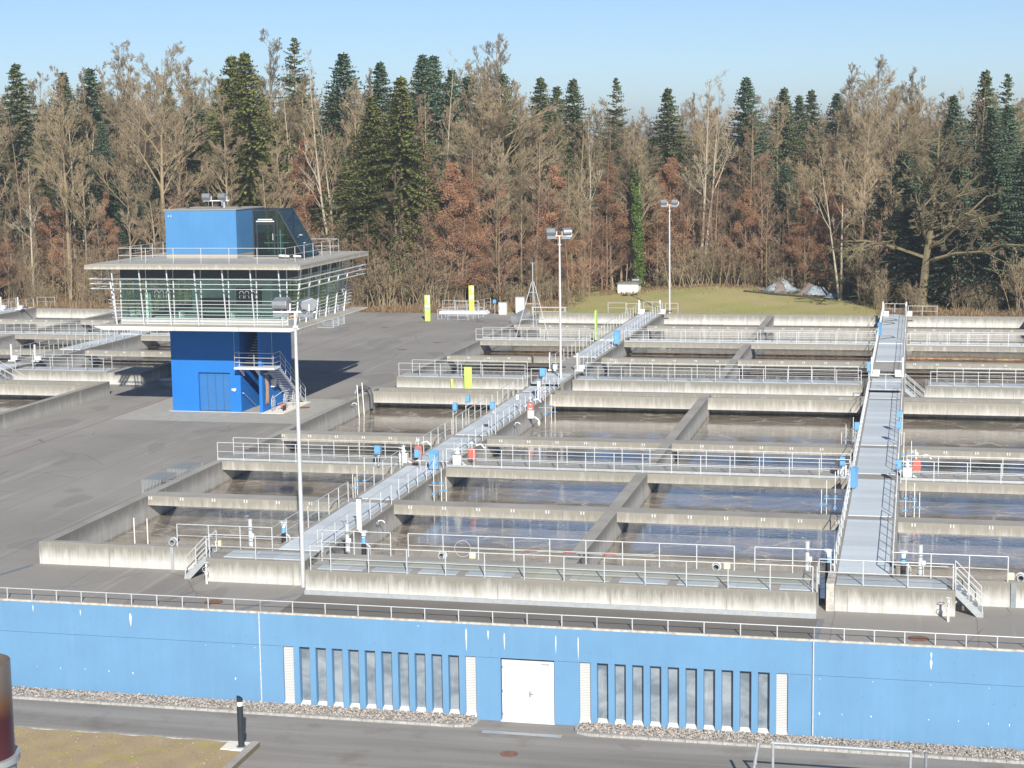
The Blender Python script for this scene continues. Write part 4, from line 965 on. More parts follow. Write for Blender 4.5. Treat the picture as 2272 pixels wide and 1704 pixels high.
for (x, y, z, h, lab, rz_) in ((-27.0,95.6,1.1,1.15,'tall sloped blue switch cabinet standing on the left footbridge',0),(-2.95,93.9,1.1,1.2,'tall narrow blue switch cabinet on the left rail of the right footbridge',R(70)),(-26.6,157.0,1.3,1.3,'blue switch cabinet on the right rail of the far left footbridge',0),(-3.05,166.5,1.3,1.3,'blue switch cabinet at the far end of the right footbridge by the cables',R(70))):
    o = thing('switch_cabinet', lab, 'switch cabinet', (x,y,z), rz=rz_)
    MB().prism([(-.12,.15),(.12,.15),(.12,h+.03),(.04,h+.1),(-.18,h-.02),(-.14,h-.1)], 'x', -.27, .27).build('housing', M['blue_box'], o, bevel=.012)
    MB().box(-.2,-.16,-.03,.03,0,.15).box(-.2,.2,-.02,.02,.1,.148).box(.16,.2,-.03,.03,0,.15).build('feet', M['galv'], o); MB().box(-.24,.24,-.135,-.121,.25,h-.2).build('door', M['blue_box'], o)
def actuator(x, y, z, label, mat='white_paint'):
    o = thing('valve_actuator', label, 'valve', (x,y,z))
    MB().box(-.25,.25,-.2,.2,0,.55).box(-.27,.27,-.22,.22,.5,.56).build('pump_body', M[mat], o, bevel=.03)
    MB().cyl((0,0,.56),(0,0,.95),.1,.08,12).cyl((0,0,.66),(0,0,.74),.16,n=12).build('spindle_column', M[mat], o)
    MB().cyl((0,0,.95),(0,0,1.02),.13,n=12).cyl((-.05,0,.85),(-.3,0,.9),.05,n=8).build('gear', M['rail_metal'], o)
    MB().ring((0,0,1.16),(0,.2,1),.17,.018,16).cyl((0,0,1.02),(0,0,1.16),.02).cyl((-.16,0,1.16),(.16,0,1.16),.012).build('handwheel', M['rail_metal'], o, fix=False)
    MB().tube([(.3,-.05,.1),(.45,-.05,.0),(.62,-.05,-.12),(.62,-.05,-.5)], .07, 8).cyl((.62,-.05,-.28),(.62,-.05,-.36),.13,n=10).build('elbow_pipe', M['cabinet_grey'], o)
    return o
actuator(-29.55,98.0,1.1,'white valve actuator left of the left footbridge at the walkway')
actuator(-26.2,97.9,1.1,'white valve actuator right of the left footbridge with handwheel')
actuator(-3.75,98.0,1.1,'white valve actuator left of the right footbridge')
actuator(-.15,98.0,1.1,'white valve actuator right of the right footbridge')
actuator(-26.45,119.2,.5,'white pump with red front hanging below the left footbridge')
def lifebuoy(x, y, z, label):
    o = thing('lifebuoy_case', label, 'lifebuoy', (x,y,z))
    MB().prism([(-.2,0),(.2,0),(.26,.3),(.2,.72),(-.2,.72),(-.26,.3)], 'y', -.1, .1).build('case', M['red_plastic'], o, bevel=.05)
    MB().cyl((0,0,.7),(0,0,1.05),.02).box(-.08,.08,-.05,.05,1.0,1.12).build('bracket', M['white_metal'], o)
    MB().tube([(.25,0,.9),(.55,0,1.0),(.8,0,.75)], .045, 6).build('arm', M['white_metal'], o)
    return o
lifebuoy(-28.75,98.4,1.35,'red lifebuoy case left of the left footbridge'); lifebuoy(-25.45,98.5,1.25,'red lifebuoy case right of the left footbridge'); lifebuoy(.35,98.9,1.25,'red lifebuoy case right of the right footbridge'); lifebuoy(-26.45,119.2,.9,'red case under the white head below the left footbridge')
def standpipe(x, y, label, h=1.35, z=1.1):
    o = thing('standpipe', label, 'standpipe', (x,y,z))
    MB().cyl((0,0,.02),(0,0,h),.1,n=14).build('tube', M['rail_metal'], o)
    for zz in (.0,h*.7,h*.3): MB().cyl((0,0,zz),(0,0,zz+.05),.13,n=14).build('flange', M['dark_galv'], o)
    MB().ring((-.16,0,h+.12),(0,0,1),.13,.016,14).cyl((-.16,0,h-.1),(-.16,0,h+.12),.02).cyl((-.16,0,h-.08),(0,0,h-.08),.035).build('handwheel', M['dark_galv'], o, fix=False)
    MB().box(.06,.22,-.16,-.1,.5,.68).cyl((.14,-.13,0),(.14,-.13,.5),.015).build('label_plate', M['white_metal'], o)
    return o
standpipe(-30.5,75.7,'silver standpipe behind the short left platform'); standpipe(-25.6,75.5,'silver standpipe at the inner corner right of the nearest mast'); standpipe(-4.35,75.5,'silver standpipe left of the right footbridge'); standpipe(.5,75.6,'silver standpipe right of the right footbridge')
def valve_group(x, y, label):
    o = thing('valve_group', label, 'valve', (x,y,.2))
    MB().cyl((0,0,-.4),(0,0,1.3),.12,n=12).build('black_pipe', M['black_metal'], o)
    MB().cyl((0,0,1.3),(0,0,1.55),.13,.1,10).build('valve_body', M['blue_box'], o)
    MB().cyl((0,0,1.55),(0,0,1.8),.09,.13,10).cyl((0,0,1.8),(0,0,1.86),.19,n=12).build('actuator_head', M['white_metal'], o)
    MB().tube([(.12,0,1.25),(.3,0,1.1),(.32,.0,.6)], .05, 8).build('branch_pipe', M['galv'], o)
    return o
valve_group(-24.9,75.8,'blue and white valve group beside the silver pipe right of the nearest mast'); valve_group(-3.45,75.7,'blue valve group at the left foot of the right footbridge'); valve_group(-.22,76.0,'blue valve group at the right foot of the right footbridge'); valve_group(-28.4-1.0,77.2,'small white valve group in the left basin behind the mast')
def pipe_end(x, y, z, label):
    o = thing('pipe_end', label, 'pipe', (x,y,z))
    m = shell(.17, -.35, 0, 18, .05); m.v = [(v[0], v[2], v[1]) for v in m.v]; m.build('pipe', M['galv'], o)
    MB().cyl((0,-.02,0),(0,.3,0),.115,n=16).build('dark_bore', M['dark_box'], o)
    m = shell(.21, -.12, -.06, 18, .06); m.v = [(v[0], v[2], v[1]) for v in m.v]; m.build('collar', M['rail_metal'], o)
    return o
pipe_end(-34.3,75.5,1.28,'grey pipe end lying on the front wall of the left basin'); pipe_end(-20.9,75.3,1.22,'grey pipe end at the basin edge in the middle of the long platform'); pipe_end(-8.3,75.3,1.22,'grey pipe end at the basin edge right of the middle'); pipe_end(4.7,75.6,1.22,'grey pipe end at the far right of the front wall')
for (x, y, z, lab) in ((-32.1,75.6,1.1,'beige insulator block behind the short left platform'),(-19.5,75.3,1.1,'beige block on the basin edge behind the long platform'),(-7.85,75.35,1.1,'beige block beside the pipe end right of the middle'),(4.3,75.55,1.1,'beige block beside the rightmost pipe end'),(-37.3,76.2,-.2,'beige rag hanging at the inside of the front wall')):
    o = MB().box(-.14,.14,-.1,.1,0,.28).box(-.1,.1,-.13,-.1,.06,.22).build('beige_block', M['beige_plastic'], loc=(x,y,z), bevel=.03); tag(o, lab, 'block')
for (x, lab) in ((-37.2,'thin pale rod standing in the left near basin, left one'),(-36.5,'thin pale rod standing in the left near basin, right one')):
    o = MB().cyl((0,0,-.3),(0,0,1.9),.03).cyl((0,0,1.9),(0,0,1.93),.04).build('rod', M['sill_white'], loc=(x,77.2,0)); tag(o, lab, 'rod')
gp = thing('notice_post', 'flat grey upright panel with small cap on the right rail of the left footbridge', 'post', (-26.55,80.2,1.1)); MB().box(-.13,.13,-.04,.04,-.15,1.55).build('panel', M['cabinet_grey'], gp); MB().box(-.22,.16,-.09,.09,1.552,1.575).build('cap', M['dark_galv'], gp)
gp = thing('notice_post', 'dark slim post with a little white and blue sign in the left footbridge', 'post', (-27.2,118.9,1.1)); MB().box(-.05,.05,-.04,.04,0,1.0).build('post', M['dark_galv'], gp); MB().box(-.2,-.02,-.06,-.045,.75,1.12).build('sign_plate', M['white_metal'], gp); MB().box(-.14,-.06,-.075,-.062,.85,1.0).build('symbol', M['blue_box'], gp)
gp = tag(MB().cyl((0,0,-.3),(0,0,1.35),.14,n=14).build('white_column', M['white_metal'], loc=(-26.95,124.4,1.1)), 'thick white column at the step of the left footbridge', 'column')
# sampling pipe sets with blue clamps
def sampler(x, y, label, d=1):
    o = thing('sampling_pipes', label, 'pipes', (x,y,0))
    for i, dx in enumerate((0,.45*d,.72*d)): MB().cyl((dx,0,-.4),(dx,0,2.3-.5*i),.02).build('pipe', M['sill_white'], o)
    for dx, z in ((0,.95),(.45*d,.95),(.45*d,.5),(.72*d,.5),(0,.3)): MB().box(dx-.1,dx+.1,-.06,.06,z-.035,z+.035).build('clamp', M['blue_box'], o)
    MB().cyl((-.5*d,0,.8),(.6*d,0,.8),.025).build('arm', M['galv'], o)
    return o
sampler(-26.3,93.0,'sampling pipes with blue clamps below the left footbridge, right side'); sampler(-30.4,93.0,'sampling pipes with blue clamps in the left basin before the walkway',-1)
sampler(-3.9,92.8,'sampling pipes with blue clamps left of the right footbridge',-1); sampler(-.2,92.8,'sampling pipes with blue clamps right of the right footbridge')
sampler(-26.0,122.2,'sampling pipes with blue clamps at the far end of the near basins'); sampler(-3.6,111.5,'sampling pipes by the far left rail of the right footbridge',-1); sampler(-.4,106.0,'sampling pipe with small arm right of the right footbridge')
# drain pipe bending over the left wall
o = MB().tube([(-41.6,126.2,.9),(-41.45,126.0,1.35),(-41.0,125.9,1.5),(-40.6,125.8,1.35),(-40.4,125.75,.9),(-40.35,125.7,-.1)], .17, 12).build('hose_elbow', M['hose_black'], smooth=False); tag(o, 'thick dark hose bending over the left basin wall near its far corner', 'hose')
MB().cyl((-41.75,126.3,1.0),(-41.45,126.1,1.35),.2,n=12).build('coupling', M['rail_metal'], o)
for y, lab in ((123.0,'nearer of two slim ladder rails at the left basin wall'),(124.2,'farther of two slim ladder rails at the left basin wall')):
    o = MB().cyl((0,0,-.4),(-.12,0,2.1),.035).build('ladder_rail', M['sill_white'], loc=(-40.5,y,0)); tag(o, lab, 'rod')
for (x, y, lab) in ((-40.55,121.4,'small white hook on the left basin wall before the ladder rails'),(-26.5,82.9,'small bracket lamp on the wall face near the nearest basin corner'),(-26.5,114.3,'small bracket lamp on the wall below the left footbridge, far one')):
    o = thing('wall_hook', lab, 'bracket', (x,y,.75)); MB().tube([(0,0,0),(.1,0,.2),(.3,0,.22),(.42,0,.1)], .03, 6).build('arm', M['white_metal'], o); MB().cyl((.05,0,.1),(.05,0,-.9),.012).build('wire', M['dark_galv'], o); MB().box(-.03,.1,-.06,.06,.0,.14).build('plate', M['dark_galv'], o)
# scraper drive units on the raised bridges
def drive(x, y, sgn, label, z=1.3):
    o = thing('drive_unit', label, 'drive unit', (x,y,z))
    MB().box(-.075,.075,-.075,.075,-.3,1.5).build('post', M['cabinet_grey'], o); MB().box(sgn*.12-.25+.25*sgn,sgn*.12+.25+.25*sgn,-.25,.25,.12,.5).build('gear_case', M['white_metal'], o, bevel=.03)
    MB().box(min(sgn*.6,-sgn*.1),max(sgn*.6,-sgn*.1),-.55,-.35,.0,.16).build('motor', M['cabinet_grey'], o, bevel=.03); MB().cyl((sgn*.6,0,.3),(sgn*1.3,0,.3),.06,n=8).build('shaft', M['black_metal'], o)
for bx_, nm in ((-29.1,'left side of the left'),(-3.1,'left side of the right')): drive(bx_,138.9,1,'white drive unit with post at the %s footbridge, near the step' % nm); drive(bx_,186.5,1,'white drive unit with post at the %s footbridge, far end' % nm)
for bx_, nm in ((-26.8,'right side of the left'),(-.7,'right side of the right')): drive(bx_,138.9,1 if bx_ < -20 else -1,'white drive unit with post at the %s footbridge, near the step' % nm); drive(bx_,186.5,1,'white drive unit with post at the %s footbridge, far end' % nm)
drive(-78.2,139.3,1,'white drive unit at the near end of the bridge left of the tower, left one'); drive(-75.9,139.3,1,'white drive unit at the near end of the bridge left of the tower, right one')
drive(-102.4,184.5,1,'white drive unit at the far end of the leftmost bridge, right side'); drive(-104.6,184.5,1,'white drive unit at the far end of the leftmost bridge, left side')
cb = MB(); 
for (cy, r_) in ((182,.55),(178.5,.4),(166,.5)):
    cb.tube([(-2.9,cy-1.5,1.32),(-2.5,cy-.8,1.32),(-2.5+r_*1.8,cy,1.32),(-2.5+r_,cy+1.2,1.32),(-2.9,cy+1.0,1.32)], .035, 5)
tag(cb.build('cable_loop', M['black_metal'], fix=False), 'black cable loops lying on the far end of the right footbridge', 'cable')
# valve spindles by the front stairs
for (x, y, lab) in ((-31.55,72.75,'pale hydrant post with two handwheels beside the left stairs'),(1.65,72.3,'pale hydrant post with handwheels beside the right stairs')):
    o = thing('hydrant_post', lab, 'valve', (x,y,0)); MB().cyl((0,0,0),(0,0,.95),.045,n=10).cyl((0,0,.45),(0,0,.6),.08,n=10).build('stem', M['sill_white'], o)
    MB().ring((0,0,1.0),(0,.15,1),.14,.014,16).ring((0,-.12,.7),(0,1,.1),.13,.014,16).cyl((0,0,.7),(0,-.12,.7),.03).build('handwheel', M['rail_metal'], o, fix=False)
tag(MB().box(-34.3,-34.15,74.93,74.985,0,1.1).build('drain_channel', M['galv']), 'vertical metal drain channel on the low front wall under the pipe end', 'drain')
tag(MB().box(4.28,4.5,74.93,74.985,0,1.1).build('drain_channel', M['dark_galv']), 'dark vertical drain channel on the front wall right of the right stairs', 'drain')
# pole lying along the far railing, red marked
o = MB().cyl((-19.5,75.0,1.62),(-11,75.0,1.60),.012).build('rescue_pole', M['cabinet_grey']); tag(o, 'long pale rescue pole with red bands on the inner front railing', 'pole')
MB().cyl((-17.0,75.0,1.614),(-16.4,75.0,1.613),.015).cyl((-15.2,75.0,1.61),(-14.6,75.0,1.609),.015).cyl((-13.4,75.0,1.607),(-12.8,75.0,1.606),.015).build('red_band', M['red_plastic'], o)
MB().ring((-19.9,75.0,1.6),(0,1,0),.38,.009,16).build('hoop', M['cabinet_grey'], o, fix=False)
# ------------------------------------------------------------------ yard furniture
def barriers(x, y, n, label, L=2.4, ry=0, step=.09):
    o = thing('barrier_stack', label, 'barriers', (x,y,0), rz=ry)
    for i in range(n):
        m = MB(); z0, z1 = .05, .95; xx = i*step-n*step/2
        m.tube([(xx,-L/2,z0),(xx,-L/2,z1),(xx,L/2,z1),(xx,L/2,z0),(xx,-L/2,z0)], .02, 5)
        for k in range(1,12): yy = -L/2+L*k/12; m.cyl((xx,yy,z0),(xx,yy,z1),.009,n=4)
        m.build('crowd_barrier', M['galv'], o, fix=False)
    return o
barriers(-42.7,92.4,14,'stack of galvanised crowd barriers by the left basin wall, nearer one'); barriers(-42.6,95.8,14,'stack of galvanised crowd barriers by the left basin wall, farther one')
barriers(-43.2,190.5,8,'row of galvanised barriers at the far corner of the yard',8.0,R(2)); 
barriers(-63.1,180.4,6,'barrier stack seen below the tower slab, left one',2.0,R(90)); barriers(-63.2,182.4,6,'barrier stack seen below the tower slab, middle one',2.0,R(90)); barriers(-63.2,184.4,6,'barrier stack seen below the tower slab, right one',2.0,R(90))
def pylon(x, y, mat, label, z=0, base=0):
    o = thing('sign_pylon', label, 'sign', (x,y,z))
    MB().box(-.31,.31,-.1,.1,base,2.95).build('panel', M[mat], o, bevel=.01)
    MB().box(-.29,.29,-.115,-.102,1.55,1.85).build('white_field', M['white_metal'], o); MB().box(-.28,.28,-.115,-.102,1.42,1.54).build('blue_band', M['blue_box'] if 'green' in mat else M['white_paint'], o)
    MB().box(-.26,-.1,-.115,-.102,2.55,2.8).box(.06,.24,-.115,-.102,2.1,2.85).build('white_mark', M['white_paint'], o)
pylon(-53.75,188.95,'yellow_green','lime green sign pylon left of the railed pit'); pylon(-50.9,198.0,'yellow','yellow sign pylon standing on the white plinth',.35,-.3)
o = MB().box(-54.6,-49.7,196.9,199.2,0,.32).prism([(-49.7,0),(-48.8,0),(-49.2,.35),(-49.7,.32)], 'y', 197.0, 199.0).build('white_plinth', M['lime'], bevel=.03); tag(o, 'white concrete plinth with railing below the yellow pylon', 'plinth')
railing([(-54.2,197.1,.32),(-49.9,197.1,.32),(-49.2,200.5,.32)], 'railing on the white plinth behind the pylons', 1.4, 1.3, (.4,.85))
railing([(-53.1,198.8,.32),(-50.2,198.8,.32)], 'rear railing on the white plinth', 1.3, 1.0, (.5,))
railing([(-52.9,190.2,0),(-49.3,190.0,0),(-48.4,193.8,0),(-52.6,194.0,0),(-52.9,190.2,0)], 'railing cage round the pit beside the green pylon', 1.2, 1.15, (.12,.6))
tag(MB().box(-52.8,-49.4,190.3,193.8,.003,.02).build('pit_grating', M['dark_galv']), 'grey grating over the pit inside the railing cage', 'grating')
c1 = thing('cabinet', 'grey electrical cabinet at the far yard edge', 'cabinet', (-46.85,197,0)); MB().box(-.48,.48,-.25,.25,.0,1.38).build('housing', M['cabinet_grey'], c1, bevel=.01); MB().box(-.52,.52,-.3,.3,1.382,1.44).build('lid', M['panel_grey'], c1); MB().box(-.42,-.38,-.27,-.252,.6,.9).build('handle', M['black_metal'], c1); MB().box(-.3,.4,-.265,-.252,.1,1.3).build('door', M['cabinet_grey'], c1)
c2 = thing('cabinet', 'tall white cabinet at the far corner of the yard', 'cabinet', (-44.9,197.6,0)); MB().box(-.5,.5,-.3,.3,.0,1.95).build('housing', M['white_metal'], c2, bevel=.01); MB().box(-.54,.54,-.36,.36,1.952,2.03).build('lid', M['panel_grey'], c2); MB().box(-.47,.0,-.315,-.302,.1,1.85).box(.02,.47,-.315,-.302,.1,1.85).build('door', M['white_metal'], c2)
control_box(-47.85,197.0,0,1.75,'blue box on a pale post beside the grey cabinet',0,bw=.36,bh=.45)
for (x, y, w_, z0, z1, lab) in ((-35.0,134.6,.62,.0,2.05,'large yellow-green plate standing before the left far basin wall'),(-36.35,134.6,.2,.0,1.05,'small yellow-green plate left of the large one')):
    o = MB().box(-w_/2,w_/2,-.04,.04,z0,z1).build('marker_plate', M['yellow_green'], loc=(x,y,0), bevel=.01); tag(o, lab, 'sign'); MB().box(-.04,.04,.05,.1,0,z1*.8).build('stay', M['galv'], o)
o = MB().box(-.07,.07,-.35,.35,.2,3.0).build('marker_plate', M['yellow_green'], loc=(-29.3,161.3,1.1), bevel=.01); tag(o, 'tall thin yellow-green sign seen edge on at the left footbridge', 'sign'); MB().cyl((0,0,0),(0,0,.2),.06).build('foot', M['dark_galv'], o)
# lattice tripod mast on the far walkway
tm = thing('tripod_mast', 'slender steel tripod mast standing in the far left settling basin', 'mast', (-35.6,162.2,1.1))
legs = [(-1.7,-.6),(1.7,-.6),(0,1.9)]
for (x, y) in legs: MB().cyl((x,y,0),(x*.06,y*.06,5.6),.035,n=8).build('leg', M['rail_metal'], tm)
MB().cyl((0,0,1.2),(0,0,7.4),.04,n=8).build('centre_pole', M['rail_metal'], tm)
for z in (2.0,3.5,4.6):
    k = 1-z/5.6*.94; q = [(x*k,y*k,z) for x, y in legs]; MB().tube(q+[q[0]], .022, 5).build('brace_ring', M['rail_metal'], tm, fix=False)
MB().box(-.25,.25,-.03,.03,7.4,7.46).cyl((.0,0,7.4),(.0,0,7.75),.012).build('sensor_head', M['dark_galv'], tm)
tag(MB().box(-41.8,-37.8,189.5,190.3,1.55,1.62).box(-41.8,-37.8,189.5,189.58,1.1,1.15).box(-41.7,-41.6,189.5,190.3,0,1.55).box(-38,-37.9,189.5,190.3,0,1.55).build('ladder_rack', M['rail_metal']), 'pale horizontal rack behind the back wall below the tripod mast', 'rack')
# white shed, heaps under tarpaulins
sh = thing('shed', 'small white shed with flat grey roof at the forest edge', 'shed', (-36.3,224.2,0)); MB().box(-1.35,1.35,-1,1.2,-.1,1.5).build('wall', M['shed_white'], sh); MB().prism([(-1.6,1.5),(1.6,1.5),(1.45,1.68),(.2,1.72),(.1,2.0),(1.2,2.1),(1.3,1.98)][:4]+[(-1.45,1.62)], 'y', -1.2, 1.5).build('roof', M['shed_roof'], sh); MB().box(.3,1.3,.1,1.2,1.72,2.05).build('roof_pack', M['dark_galv'], sh, bevel=.1)
t = NT('tarp'); n = t.noise(2.5, detail=5, dist=.6); t.col(t.ramp(n, [(.3, (.13,.16,.19)), (.55, (.24,.28,.31)), (.75, (.42,.46,.49))])); t.set(.45); t.bump(n, 1.0, .12); M['tarp'] = t.m
t = NT('heap'); n = t.noise(5, detail=5, rough=.8); t.col(t.ramp(n, [(.3, (.10,.07,.05)), (.6, (.30,.23,.20)), (.8, (.42,.36,.34))])); t.set(.95); t.bump(n, 1.0, .2); M['heap'] = t.m
def mound(name, x, y, rx_, ry_, h, mat, label, cat, seed, skirt=0):
    r_ = random.Random(seed); m = MB(); n, k = 28, 10
    for j in range(k+1):
        for i in range(n):
            a = 2*PI*i/n; u = j/k; fl = 1+.12*math.sin(3*a+seed)+.06*math.sin(7*a+seed*2)+r_.uniform(-.03,.03)
            z = h*(1-u**2.2)*(1+.15*math.sin(a*4+seed)*u)*(.72+.28*math.sin(rx_*u*math.cos(a)*2.1+seed*1.7)*math.cos(ry_*u*math.sin(a)*1.6+seed)+.10*math.sin(a*9+u*14))+(0 if j < k else skirt)+r_.uniform(-.03,.03)
            m.v.append((rx_*u*fl*math.cos(a), ry_*u*fl*math.sin(a), z))
    for j in range(k):
        for i in range(n): a = j*n+i; b = j*n+(i+1)%n; m.f.append((a, b, b+n, a+n))
    o = m.build(name, M[mat], loc=(x,y,0), smooth=True, fix=False); return tag(o, label, cat)
mound('wood_heap', -16.6,223.2,2.5,1.6,1.9,'heap','heap of wood chips under the left grey tarpaulin','heap',1)
mound('tarpaulin', -16.7,223.35,2.7,1.55,2.35,'tarp','grey-blue tarpaulin draped over the left heap by the forest','tarpaulin',2,skirt=.9)
mound('wood_heap', -12.8,223.5,2.3,1.5,1.6,'heap','dark uncovered middle heap between the tarpaulins','heap',3)
mound('tarpaulin', -11.7,222.6,1.8,1.3,1.75,'tarp','rounded grey tarpaulin over the middle heap','tarpaulin',4,skirt=.35)
mound('tarpaulin', -9.9,220.0,1.2,.9,.9,'tarp','small crumpled pale tarpaulin at the right end of the heaps','tarpaulin',5)
m = MB(); 
for i in range(24):
    x = -21+i*.75; m.v += [(x, 219.8-.12*i*.5+.3*math.sin(i), .09+hh(x,220)), (x, 221.6-.1*i*.5, .1+hh(x,221.4))]
for i in range(23): m.f.append((2*i,2*i+2,2*i+3,2*i+1))
plain('dark_soil', (.07,.06,.05), .95, 0, .3, 1); struct('path', m, 'dark_soil', fix=False)

# ------------------------------------------------------------------ forest
fr_ = random.Random(11)
def seg(m, a, b, r1, r2, n=3):
    d = b-a
    if d.length < 1e-4: return
    d.normalize(); u = d.orthogonal().normalized(); w = d.cross(u); k = len(m.v)
    for i in range(n):
        t_ = 2*PI*i/n; o = u*math.cos(t_)+w*math.sin(t_); m.v.append(tuple(a+o*r1)); m.v.append(tuple(b+o*r2))
    for i in range(n):
        j = (i+1) % n; m.f.append((k+2*i, k+2*j, k+2*j+1, k+2*i+1))
def rv(r, s): return Vector((r.uniform(-s, s), r.uniform(-s, s), r.uniform(-s, s)))
def limb(m, p, d, L, r, depth, r_, P, tips):
    n = 3 if depth > 1 else 2
    pts = [p]; dd = d.copy()
    for i in range(n):
        dd = (dd+rv(r_, P['wob'])+Vector((0,0,P['up']))).normalized(); q = pts[-1]+dd*L/n
        seg(m, pts[-1], q, max(.008, r*(1-i/n*.6)), max(.0055, r*(1-(i+1)/n*.6)), 5 if r > .08 else 3); pts.append(q)
    if depth == 0: tips.append((pts[-1], dd)); return
    for i in range(P['kids'][-depth]):
        s = r_.uniform(P['first'], 1); k = min(n-1, int(s*n)); a = pts[k].lerp(pts[k+1], s*n-k)
        ax = (dd.cross(rv(r_, 1))).normalized(); ang = r_.uniform(*P['ang'])
        nd = Matrix.Rotation(ang, 3, ax) @ dd
        limb(m, a, nd, L*r_.uniform(*P['len'])*(1.15-.45*s), max(.012, r*P['thin']), depth-1, r_, P, tips)
def bare_tree(seed, h, P, leafmat=None, nleaf=0, leafsize=.3):
    r_ = random.Random(seed); tr = MB(); tw_ = MB(); tips = []
    stems = P.get('stems', 1)
    for s in range(stems):
        p = Vector((r_.uniform(-.1,.1)*stems, r_.uniform(-.1,.1)*stems, 0)); d = Vector((0,0,1)) if stems == 1 else Vector((r_.uniform(-1,1)*P['splay'], r_.uniform(-1,1)*P['splay'], 1)).normalized()
        N = 9; pts = [p]; H = h*(1 if stems == 1 else r_.uniform(.7,1)); r0 = P['r']
        for i in range(N):
            d = (d+rv(r_, P['tw'])+Vector((0,0,.08))).normalized(); q = pts[-1]+d*H/N
            seg(tr, pts[-1], q, r0*(1-.88*i/N), r0*(1-.88*(i+1)/N), 7 if r0 > .1 else 4); pts.append(q)
        for i in range(P['limbs']):
            s_ = P['base']+(1-P['base'])*(i+r_.random())/P['limbs']; k = min(N-1, int(s_*N)); a = pts[k].lerp(pts[k+1], s_*N-k)
            az = r_.uniform(0, 2*PI); el = r_.uniform(*P['el']); dd = Vector((math.cos(az)*math.cos(el), math.sin(az)*math.cos(el), math.sin(el)))
            prof = P['prof'](s_)
            limb(tr if prof*h*P['reach'] > h*.2 else tw_, a, dd, h*P['reach']*prof*r_.uniform(.7,1.15), r0*(1-.85*s_)*.55, P['depth'], r_, P, tips)
    lf = None
    if leafmat:
        lf = MB()
        for (p, d) in tips:
            for _ in range(nleaf):
                q = p+rv(r_, leafsize*2.2); a = rv(r_, 1).normalized()*leafsize*.5; b = a.cross(rv(r_, 1)).normalized()*leafsize*.35
                k = len(lf.v); lf.v += [tuple(q-a), tuple(q+b), tuple(q+a)]; lf.f.append((k,k+1,k+2))
    return tr, tw_, lf
def conifer(seed, h, R0, droop, levels, per, base=.06, gap=0, power=.8, leaf=.62):
    r_ = random.Random(seed); tr = MB(); cr_ = MB()
    seg(tr, Vector((0,0,0)), Vector((0,0,h)), .32, .03, 7)
    for i in range(levels):
        for b in range(per):
            u = min(.995, max(0, (i+r_.uniform(-.7,1.7))/levels)); z = h*(base+(1-base)*u)
            Rr = min(R0, .36*(h-z)+.25)*r_.uniform(.7,1.15)*(1 if r_.random() > gap else .5)+.05
            if u < .12: Rr *= .75
            az = 2*PI*(b+r_.random())/per; L = Rr*r_.uniform(.75,1.12); e0 = .35*u-.05+r_.uniform(-.12,.14); drp = droop*r_.uniform(.55,1.45)
            o = Vector((math.cos(az), math.sin(az), 0)); sd = Vector((-o.y, o.x, 0)); n = max(3, int(L/.42))
            pp = Vector((0,0,z)); prev = pp
            for k in range(1, n+1):
                t_ = k/n; q = Vector((0,0,z))+o*L*t_+Vector((0,0, L*(e0*t_-drp*t_*t_)+(.12*L*t_**4)))
                if k % 3 == 0: seg(tr, prev, q, .02, .015, 3); prev = q
                for sgn in (-1, 1):
                    ll = leaf*(.45+.75*(1-t_))*r_.uniform(.7,1.3)*min(1.3, .55+L*.18)
                    tip = q+sd*sgn*ll*r_.uniform(.5,1.1)+o*ll*r_.uniform(.2,.9)+Vector((0,0,-ll*(.25+droop*.9)*r_.random()+.08))
                    wd = Vector((0,0,1))*.12+o*.17; kk = len(cr_.v)
                    cr_.v += [tuple(q-wd*r_.uniform(.6,1.2)), tuple(tip), tuple(q+wd*r_.uniform(.6,1.2))]; cr_.f.append((kk,kk+1,kk+2))
                kk = len(cr_.v); dn = Vector((0,0,-1))*leaf*r_.uniform(.3,.8)*(.4+droop)
                cr_.v += [tuple(q-sd*.16), tuple(q+dn+o*.1), tuple(q+sd*.16+o*.12)]; cr_.f.append((kk,kk+1,kk+2))
    for _ in range(10):
        q = Vector((0,0,h-r_.random()*1.2)); a = rv(r_, .3); kk = len(cr_.v); cr_.v += [tuple(q), tuple(q+a), tuple(q+Vector((0,0,.4)))]; cr_.f.append((kk,kk+1,kk+2))
    return tr, cr_
vase = lambda s: (.35+.65*math.sin(min(1, s*1.02)*PI*.62)) if s < .8 else .8*(1.15-s)/.35
cone = lambda s: max(.12, 1.15-s)
KIND = {}
def reg(kind, parts): KIND.setdefault(kind, []).append(parts)
PW = dict(r=.34, tw=.05, limbs=19, base=.34, el=(.45,1.05), reach=.36, prof=lambda s: max(.28, 1.25-s), depth=3, kids=(9,9,9), wob=.14, up=.10, first=.25, ang=(.35,.85), len=(.34,.52), thin=.5)
PT = dict(PW, r=.26, limbs=24, base=.38, el=(.7,1.2), reach=.24, kids=(8,8,9), tw=.03)
PF = dict(PW, r=.20, stems=2, splay=.10, limbs=12, base=.42, el=(.7,1.25), reach=.27, kids=(6,5,6), tw=.04)
PB = dict(PW, r=.14, limbs=14, base=.55, el=(.4,1.0), reach=.14, kids=(5,5), depth=2, tw=.035)
PO = dict(r=.62, tw=.10, limbs=26, base=.22, el=(.05,.9), reach=.46, prof=lambda s: max(.35, 1.12-s*.85), depth=4, kids=(6,6,6,6), wob=.30, up=.04, first=.2, ang=(.4,1.1), len=(.32,.55), thin=.52)
PR = dict(PW, r=.18, limbs=28, base=.08, el=(.35,.95), reach=.25, prof=cone, kids=(8,7,6), tw=.03)
